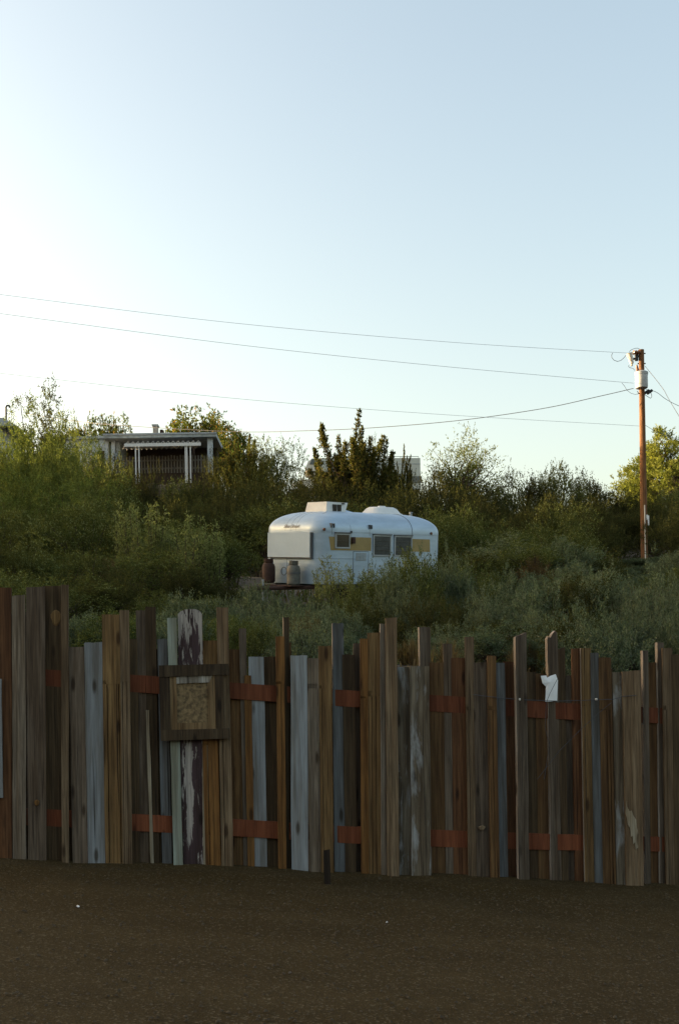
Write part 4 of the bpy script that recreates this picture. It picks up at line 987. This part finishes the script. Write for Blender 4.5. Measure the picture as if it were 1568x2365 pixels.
        for i in range(0, n_, 2): mb.tube([tuple(rt[i]-np.array([0,0,.1])), tuple(rt[i]*.5+tip[i]*.5), tuple(tip[i])], [.012,.008,.003], 4, False)
        mt = 'grey' if kind == 'sage' else 'dry'
    elif kind == 'sprig':                                # thin upright shoots, sunlight painted into their leaf colour
        w_, h_, z0 = 1.0, 1.6, .0; n_ = 9; Bs = []; Ds = []; Ls = []
        for i in range(n_):
            an = r.random()*6.28; o_ = r.random()**.5*.5; tip = np.array([math.cos(an)*o_, math.sin(an)*o_, h_*r.uniform(.6,1)]); rt = tip*np.array([.2,.2,0])
            tt = np.linspace(.15, 1, 14); p_ = rt + (tip-rt)*tt[:,None] + np.array([0,0,0])
            Bs.append(np.repeat(p_, 4, 0)); Ds.append(unit(r.normal(size=(56,3)) + np.array([0,0,.7]))); Ls.append(np.full(56, .13))
            mb.tube([tuple(rt-np.array([0,0,.15])), tuple((rt+tip)/2), tuple(tip)], [.013,.009,.003], 4, False)
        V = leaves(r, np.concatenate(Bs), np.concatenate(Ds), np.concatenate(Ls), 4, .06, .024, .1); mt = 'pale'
    elif kind == 'tuft':
        w_, h_, z0 = .8, .7, 0; n_ = 190; an = r.uniform(0, 6.28, n_); o_ = r.random(n_)
        b0 = np.stack([np.cos(an)*o_*.12, np.sin(an)*o_*.12, np.full(n_, -.03)], 1); tip = np.stack([np.cos(an)*o_*.42, np.sin(an)*o_*.42, h_*r.uniform(.4,1,n_)], 1)
        sd = np.stack([-np.sin(an), np.cos(an), np.zeros(n_)], 1)*.009
        mid = (b0*.45+tip*.55) + np.array([0,0,.06])
        V = np.stack([b0-sd, b0+sd, mid+sd*.8, mid-sd*.8], 1); V2 = np.stack([mid-sd*.8, mid+sd*.8, tip+sd*.1, tip-sd*.1], 1)
        V = np.concatenate([V.reshape(-1,3), V2.reshape(-1,3)]); mt = 'dry'
    h_ = float(np.percentile(V[:,2], 99.6)); w_ = float(np.percentile(V[:,0], 98.5) - np.percentile(V[:,0], 1.5)) * .5 + float(np.percentile(V[:,1], 98.5) - np.percentile(V[:,1], 1.5)) * .5
    lm_ = np_mesh(kind + '_leaves', V, 4); lm_.materials.append(L_[mt])
    tm = None
    if mb.v:
        tm = bpy.data.meshes.new(kind + '_trunk'); tm.from_pydata(mb.v, [], mb.f); tm.materials.append(M['bark'])
    return (w_, h_, lm_, tm)
NAMES = dict(drysage=('dry_shrub','shrub'), tall=('leafy_tree','tree'), lush=('mesquite_tree','tree'), bush=('leafy_shrub','shrub'), mesquite=('mesquite_tree','tree'), scrub=('scrub_bush','bush'), spiky=('spiky_tree','tree'), feathery=('feathery_tree','tree'), pine=('pine_tree','tree'),
             broad=('broadleaf_tree','tree'), sage=('sage_shrub','shrub'), sprig=('leafy_shoot','shrub'), tuft=('grass_tuft','grass'))
prng = random.Random(21)
def plant(kind, px, ytop, Y, wpx, label, group=None, var=None, minh=.4, name=None, cat=None, rot=None):
    var = prng.randrange(3) if var is None else var
    if (kind, var) not in CROWN: CROWN[(kind, var)] = make(kind, var)
    w_, h_, lm_, tm = CROWN[(kind, var)]
    q = P(px, ytop, Y); zg_ = ground(q.x, Y); hgt = max(minh, q.z - zg_); wid = wpx / F * Y
    nm, ct = NAMES[kind]
    root = empty(name or nm, label, cat or ct, (q.x, Y, zg_), (0, 0, prng.uniform(0, 6.28) if rot is None else rot), group)
    root.scale = (wid/w_, wid/w_, hgt/h_)
    part = 'leaves' if kind in ('bush', 'sage', 'drysage', 'sprig', 'tuft') else 'crown'
    if kind == 'tuft':
        o = bpy.data.objects.new('blades', lm_)
    else: o = bpy.data.objects.new(part, lm_)
    col.objects.link(o); o.parent = root
    if tm:
        o = bpy.data.objects.new('stems' if kind in ('bush','sage','drysage','sprig') else 'trunk', tm); col.objects.link(o); o.parent = root
    return root

# --- trees one can tell apart
plant('tall', 108, 893, 52, 125, 'upright dark green tree on the left skyline, tallest left of the hill house', var=1)
plant('broad', 450, 945, 78, 200, 'round broadleaf tree with scattered orange tinged leaves behind the hill house right of its chimneys', var=0)
plant('broad', 268, 962, 80, 110, 'small broadleaf tree showing over the flat roof left of the chimneys', var=1)
plant('broad', 200, 975, 80, 130, 'low broadleaf tree over the white wing of the hill house', var=2)
plant('broad', 528, 990, 74, 140, 'dark broadleaf tree touching the right end of the porch roof', var=1)
plant('mesquite', 628, 1012, 62, 145, 'dark bushy tree between the hill house and the spiky tree', 'x' and None, var=0)
plant('spiky', 570, 1020, 64, 110, 'narrow dark tree just right of the porch post of the hill house', var=2)
plant('spiky', 818, 992, 58, 225, 'tall spiky dark tree standing in front of the motorhome', var=0)
plant('spiky', 925, 1045, 60, 60, 'thin spiky sapling in front of the rear half of the motorhome', var=1)
plant('feathery', 1068, 1000, 62, 175, 'airy feathery tree with open crown and visible trunk on the skyline', var=0)
plant('pine', 1535, 1000, 84, 190, 'bright sunlit pine at the right edge behind the utility pole', var=0)
plant('pine', 1480, 1085, 86, 90, 'smaller sunlit pine just left of the utility pole', var=1)
plant('pine', 1640, 1010, 88, 170, 'sunlit pine beyond the right edge of the picture', var=2)
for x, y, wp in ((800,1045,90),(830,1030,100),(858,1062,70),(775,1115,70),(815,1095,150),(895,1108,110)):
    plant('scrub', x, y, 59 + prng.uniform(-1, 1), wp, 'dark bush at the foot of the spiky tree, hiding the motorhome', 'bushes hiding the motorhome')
# --- the sunlit mesquites at the left
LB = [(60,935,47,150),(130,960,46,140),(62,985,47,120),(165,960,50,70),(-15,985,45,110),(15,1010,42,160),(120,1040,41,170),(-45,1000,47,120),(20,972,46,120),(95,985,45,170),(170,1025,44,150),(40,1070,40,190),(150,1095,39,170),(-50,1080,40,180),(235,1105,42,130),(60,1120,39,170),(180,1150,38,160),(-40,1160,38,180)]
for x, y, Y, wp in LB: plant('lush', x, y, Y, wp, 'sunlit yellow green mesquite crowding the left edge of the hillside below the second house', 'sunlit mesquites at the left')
# --- masses; skyline tables are in picture rows
def row(kind, Y, x0, x1, step, table, wpx, label, group, jit=12, kinds=None):
    x = x0
    tx = [a for a, b in table]; ty = [b for a, b in table]
    while x < x1:
        y = float(np.interp(x, tx, ty)) + prng.uniform(-jit, jit); wq = wpx * prng.uniform(.7, 1.35)
        if not (Y < 54 and abs(x - 1487) < wq*.5 + 6 and y < 1312):       # nothing grows in the sight line to the pole
            plant(prng.choice(kinds) if kinds else kind, x, y, Y + prng.uniform(-1.3, 1.3), wq, label, group)
        x += step * prng.uniform(.8, 1.2)
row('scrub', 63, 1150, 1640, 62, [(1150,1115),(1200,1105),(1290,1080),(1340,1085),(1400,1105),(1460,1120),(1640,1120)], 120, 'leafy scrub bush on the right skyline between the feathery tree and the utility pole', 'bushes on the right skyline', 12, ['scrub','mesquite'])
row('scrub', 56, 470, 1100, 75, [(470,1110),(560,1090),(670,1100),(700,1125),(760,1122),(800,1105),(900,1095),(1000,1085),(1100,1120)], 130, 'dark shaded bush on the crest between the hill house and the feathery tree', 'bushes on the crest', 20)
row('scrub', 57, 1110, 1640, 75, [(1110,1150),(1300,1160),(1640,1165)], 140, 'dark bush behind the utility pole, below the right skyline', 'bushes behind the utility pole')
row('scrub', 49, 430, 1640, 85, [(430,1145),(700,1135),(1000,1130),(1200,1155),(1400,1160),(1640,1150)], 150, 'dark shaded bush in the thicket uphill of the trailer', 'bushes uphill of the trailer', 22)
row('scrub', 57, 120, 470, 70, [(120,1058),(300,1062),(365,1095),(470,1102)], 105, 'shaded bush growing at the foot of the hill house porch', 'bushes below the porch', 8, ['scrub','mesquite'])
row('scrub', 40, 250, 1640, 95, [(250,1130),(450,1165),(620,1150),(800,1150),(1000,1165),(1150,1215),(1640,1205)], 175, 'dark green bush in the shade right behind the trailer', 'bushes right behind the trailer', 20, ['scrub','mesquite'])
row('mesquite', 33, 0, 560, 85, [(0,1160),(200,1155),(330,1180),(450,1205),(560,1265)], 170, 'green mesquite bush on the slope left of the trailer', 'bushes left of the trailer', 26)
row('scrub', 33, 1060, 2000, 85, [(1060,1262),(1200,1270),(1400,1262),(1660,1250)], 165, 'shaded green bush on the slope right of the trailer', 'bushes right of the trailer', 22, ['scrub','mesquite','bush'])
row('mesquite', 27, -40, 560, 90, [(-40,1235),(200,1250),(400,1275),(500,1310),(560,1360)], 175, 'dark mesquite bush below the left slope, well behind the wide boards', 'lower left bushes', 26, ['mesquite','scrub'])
row('bush', 22, 800, 1060, 52, [(800,1352),(900,1300),(960,1275),(1060,1262)], 125, 'grey green shrub growing in front of the trailer side', 'shrubs in front of the trailer', 8, ['bush','mesquite'])
row('bush', 25, 1050, 2000, 62, [(1050,1275),(1200,1300),(1350,1305),(1420,1310),(1660,1285)], 150, 'grey green shrub on the slope below the utility pole', 'shrubs below the utility pole', 22, ['bush','mesquite','bush'])
row('mesquite', 20, -40, 470, 80, [(-40,1310),(250,1325),(470,1385)], 180, 'dark bush close behind the tall left boards of the fence', 'bushes close behind the left boards', 14, ['scrub','mesquite'])
row('bush', 18.5, 430, 800, 58, [(430,1380),(560,1385),(640,1392),(800,1400)], 130, 'feathery grey green shrub behind the middle boards, downhill of the trailer hitch', 'shrubs behind the middle boards', 10)
row('bush', 19, 790, 2000, 62, [(790,1395),(900,1375),(1000,1362),(1200,1352),(1400,1325),(1660,1315)], 150, 'low grey green shrub above the right half of the fence', 'shrubs above the right boards', 14, ['bush','bush','scrub'])
row('bush', 14.5, -60, 790, 64, [(-60,1415),(300,1420),(450,1415),(600,1425),(790,1440)], 150, 'low shrub growing directly behind the left half of the fence', 'shrubs directly behind the fence', 10, ['bush','bush','mesquite'])
row('bush', 16.2, 1000, 2000, 66, [(1000,1435),(1250,1415),(1400,1395),(1680,1385)], 150, 'low shrub growing behind the right end of the fence', 'shrubs at the right end of the fence', 14, ['bush','scrub','bush'])
for x, y, Y, wp in ((785,1288,24.6,46),(812,1302,24.8,40),(760,1316,24.2,36),(848,1310,24.6,44),(905,1302,24,50),(985,1290,24,56)):
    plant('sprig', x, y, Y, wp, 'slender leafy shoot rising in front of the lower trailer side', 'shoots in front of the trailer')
for x, y, Y, wp in ((300,1158,31,60),(345,1172,30,60),(455,1186,30,60),(485,1205,30,60),(322,1165,30,60),(410,1200,30,80),(440,1196,30,60),(375,1192,30,70),(470,1215,29.5,70),(290,1180,30.5,60),(430,1220,29,80),(500,1230,29.5,60),(350,1205,30,80)):
    plant('sprig', x, y, Y, wp, 'shoot with leaves painted sunlit green sticking up from the dark bushes left of the trailer', 'shoots left of the trailer')
for i in range(10):
    x = prng.uniform(800, 1230); plant('tuft', x, 1462 + prng.uniform(-12, 40), prng.uniform(12.6, 15.5), prng.uniform(35, 60), 'dry tan grass tuft on the bare bank behind the middle right boards', 'dry tufts on the bank', minh=.25)
for Y, y in ((51,1318),(48,1322),(45,1324),(42,1326),(38.5,1328)):
    for x in range(1395, 1625, 40):
        plant('bush', x + prng.uniform(-12, 12), y + prng.uniform(-6, 6), Y + prng.uniform(-.6, .6), prng.uniform(75, 115), 'low shrub around the foot of the utility pole', 'shrubs at the foot of the pole', minh=.5)
row('scrub', 45, 1040, 1640, 80, [(1040,1160),(1200,1180),(1400,1185),(1640,1175)], 150, 'dark bush halfway up the slope between the trailer and the utility pole', 'bushes halfway up the slope', 22, ['scrub','mesquite'])
plant('feathery', 205, 1003, 60, 105, 'thin leafy tree in front of the white wing of the hill house', var=1)
plant('scrub', 512, 1045, 66, 75, 'dark bush against the right hand porch post of the hill house', var=2)
plant('scrub', 262, 1048, 64, 90, 'dark bush in front of the left porch posts of the hill house', var=1)
for x, y, Y in ((1120,1330,26),(1300,1350,22),(1590,1345,23),(700,1425,16),(250,1300,26),(1230,1290,31)):
    plant('drysage', x, y, Y, prng.uniform(70, 100), 'brown dried out shrub among the green ones on the slope', 'dried out shrubs', minh=.6)
for x, y, Y, wp in ((585,1345,24.5,80),(640,1372,24,70),(690,1380,24,60),(735,1372,24.3,60)):
    plant('bush', x, y, Y, wp, 'low shrub just below the trailer hitch and gas bottles', 'shrubs below the hitch')
# --- grass on the slope, too much to count
def grass(name, n, mat, label, hmin, hmax, cond, yr=(11, 34)):
    r = np.random.default_rng(len(label)); X = []
    Y = r.uniform(yr[0]**.5, yr[1]**.5, n)**2; U = r.uniform(-.42, .42, n)
    for y, u in zip(Y, U):
        x = u*y
        if cond(x, y, r): X.append((x, y, ground(x, y)))
    b0 = np.array(X); n = len(b0); an = r.uniform(0, 6.28, n); hh_ = r.uniform(hmin, hmax, n)*(.45+.6*r.random(n))
    sd = np.stack([np.cos(an), np.sin(an), 0*an], 1)*(.004+.0006*b0[:,1:2]); tl = r.normal(size=(n,3))*.35*hh_[:,None]; tl[:,2] = hh_
    mid = b0 + tl*.55 + np.array([0,0,.04]); tip = b0 + tl*np.array([1.5,1.5,1]); b1 = b0 - np.array([0,0,.05])
    V = np.concatenate([np.stack([b1-sd, b1+sd, mid+sd*.8, mid-sd*.8], 1).reshape(-1,3), np.stack([mid-sd*.8, mid+sd*.8, tip+sd*.1, tip-sd*.1], 1).reshape(-1,3)])
    o = link(name, np_mesh(name, V, 4), L_[mat]); tag(o, label, 'grass', kind='stuff')
bare = lambda x, y: (-.2 < x/y*1.0 < .20 and x > .2 and 11 < y < 15.5)
grass('green_grass', 12000, 'green', 'uncut green grass and weeds over the shaded slope', .12, .34, lambda x, y, r: not bare(x, y) or r.random() < .12)
grass('dry_grass', 5000, 'dry', 'thin dry grass scattered over the slope', .10, .30, lambda x, y, r: True)
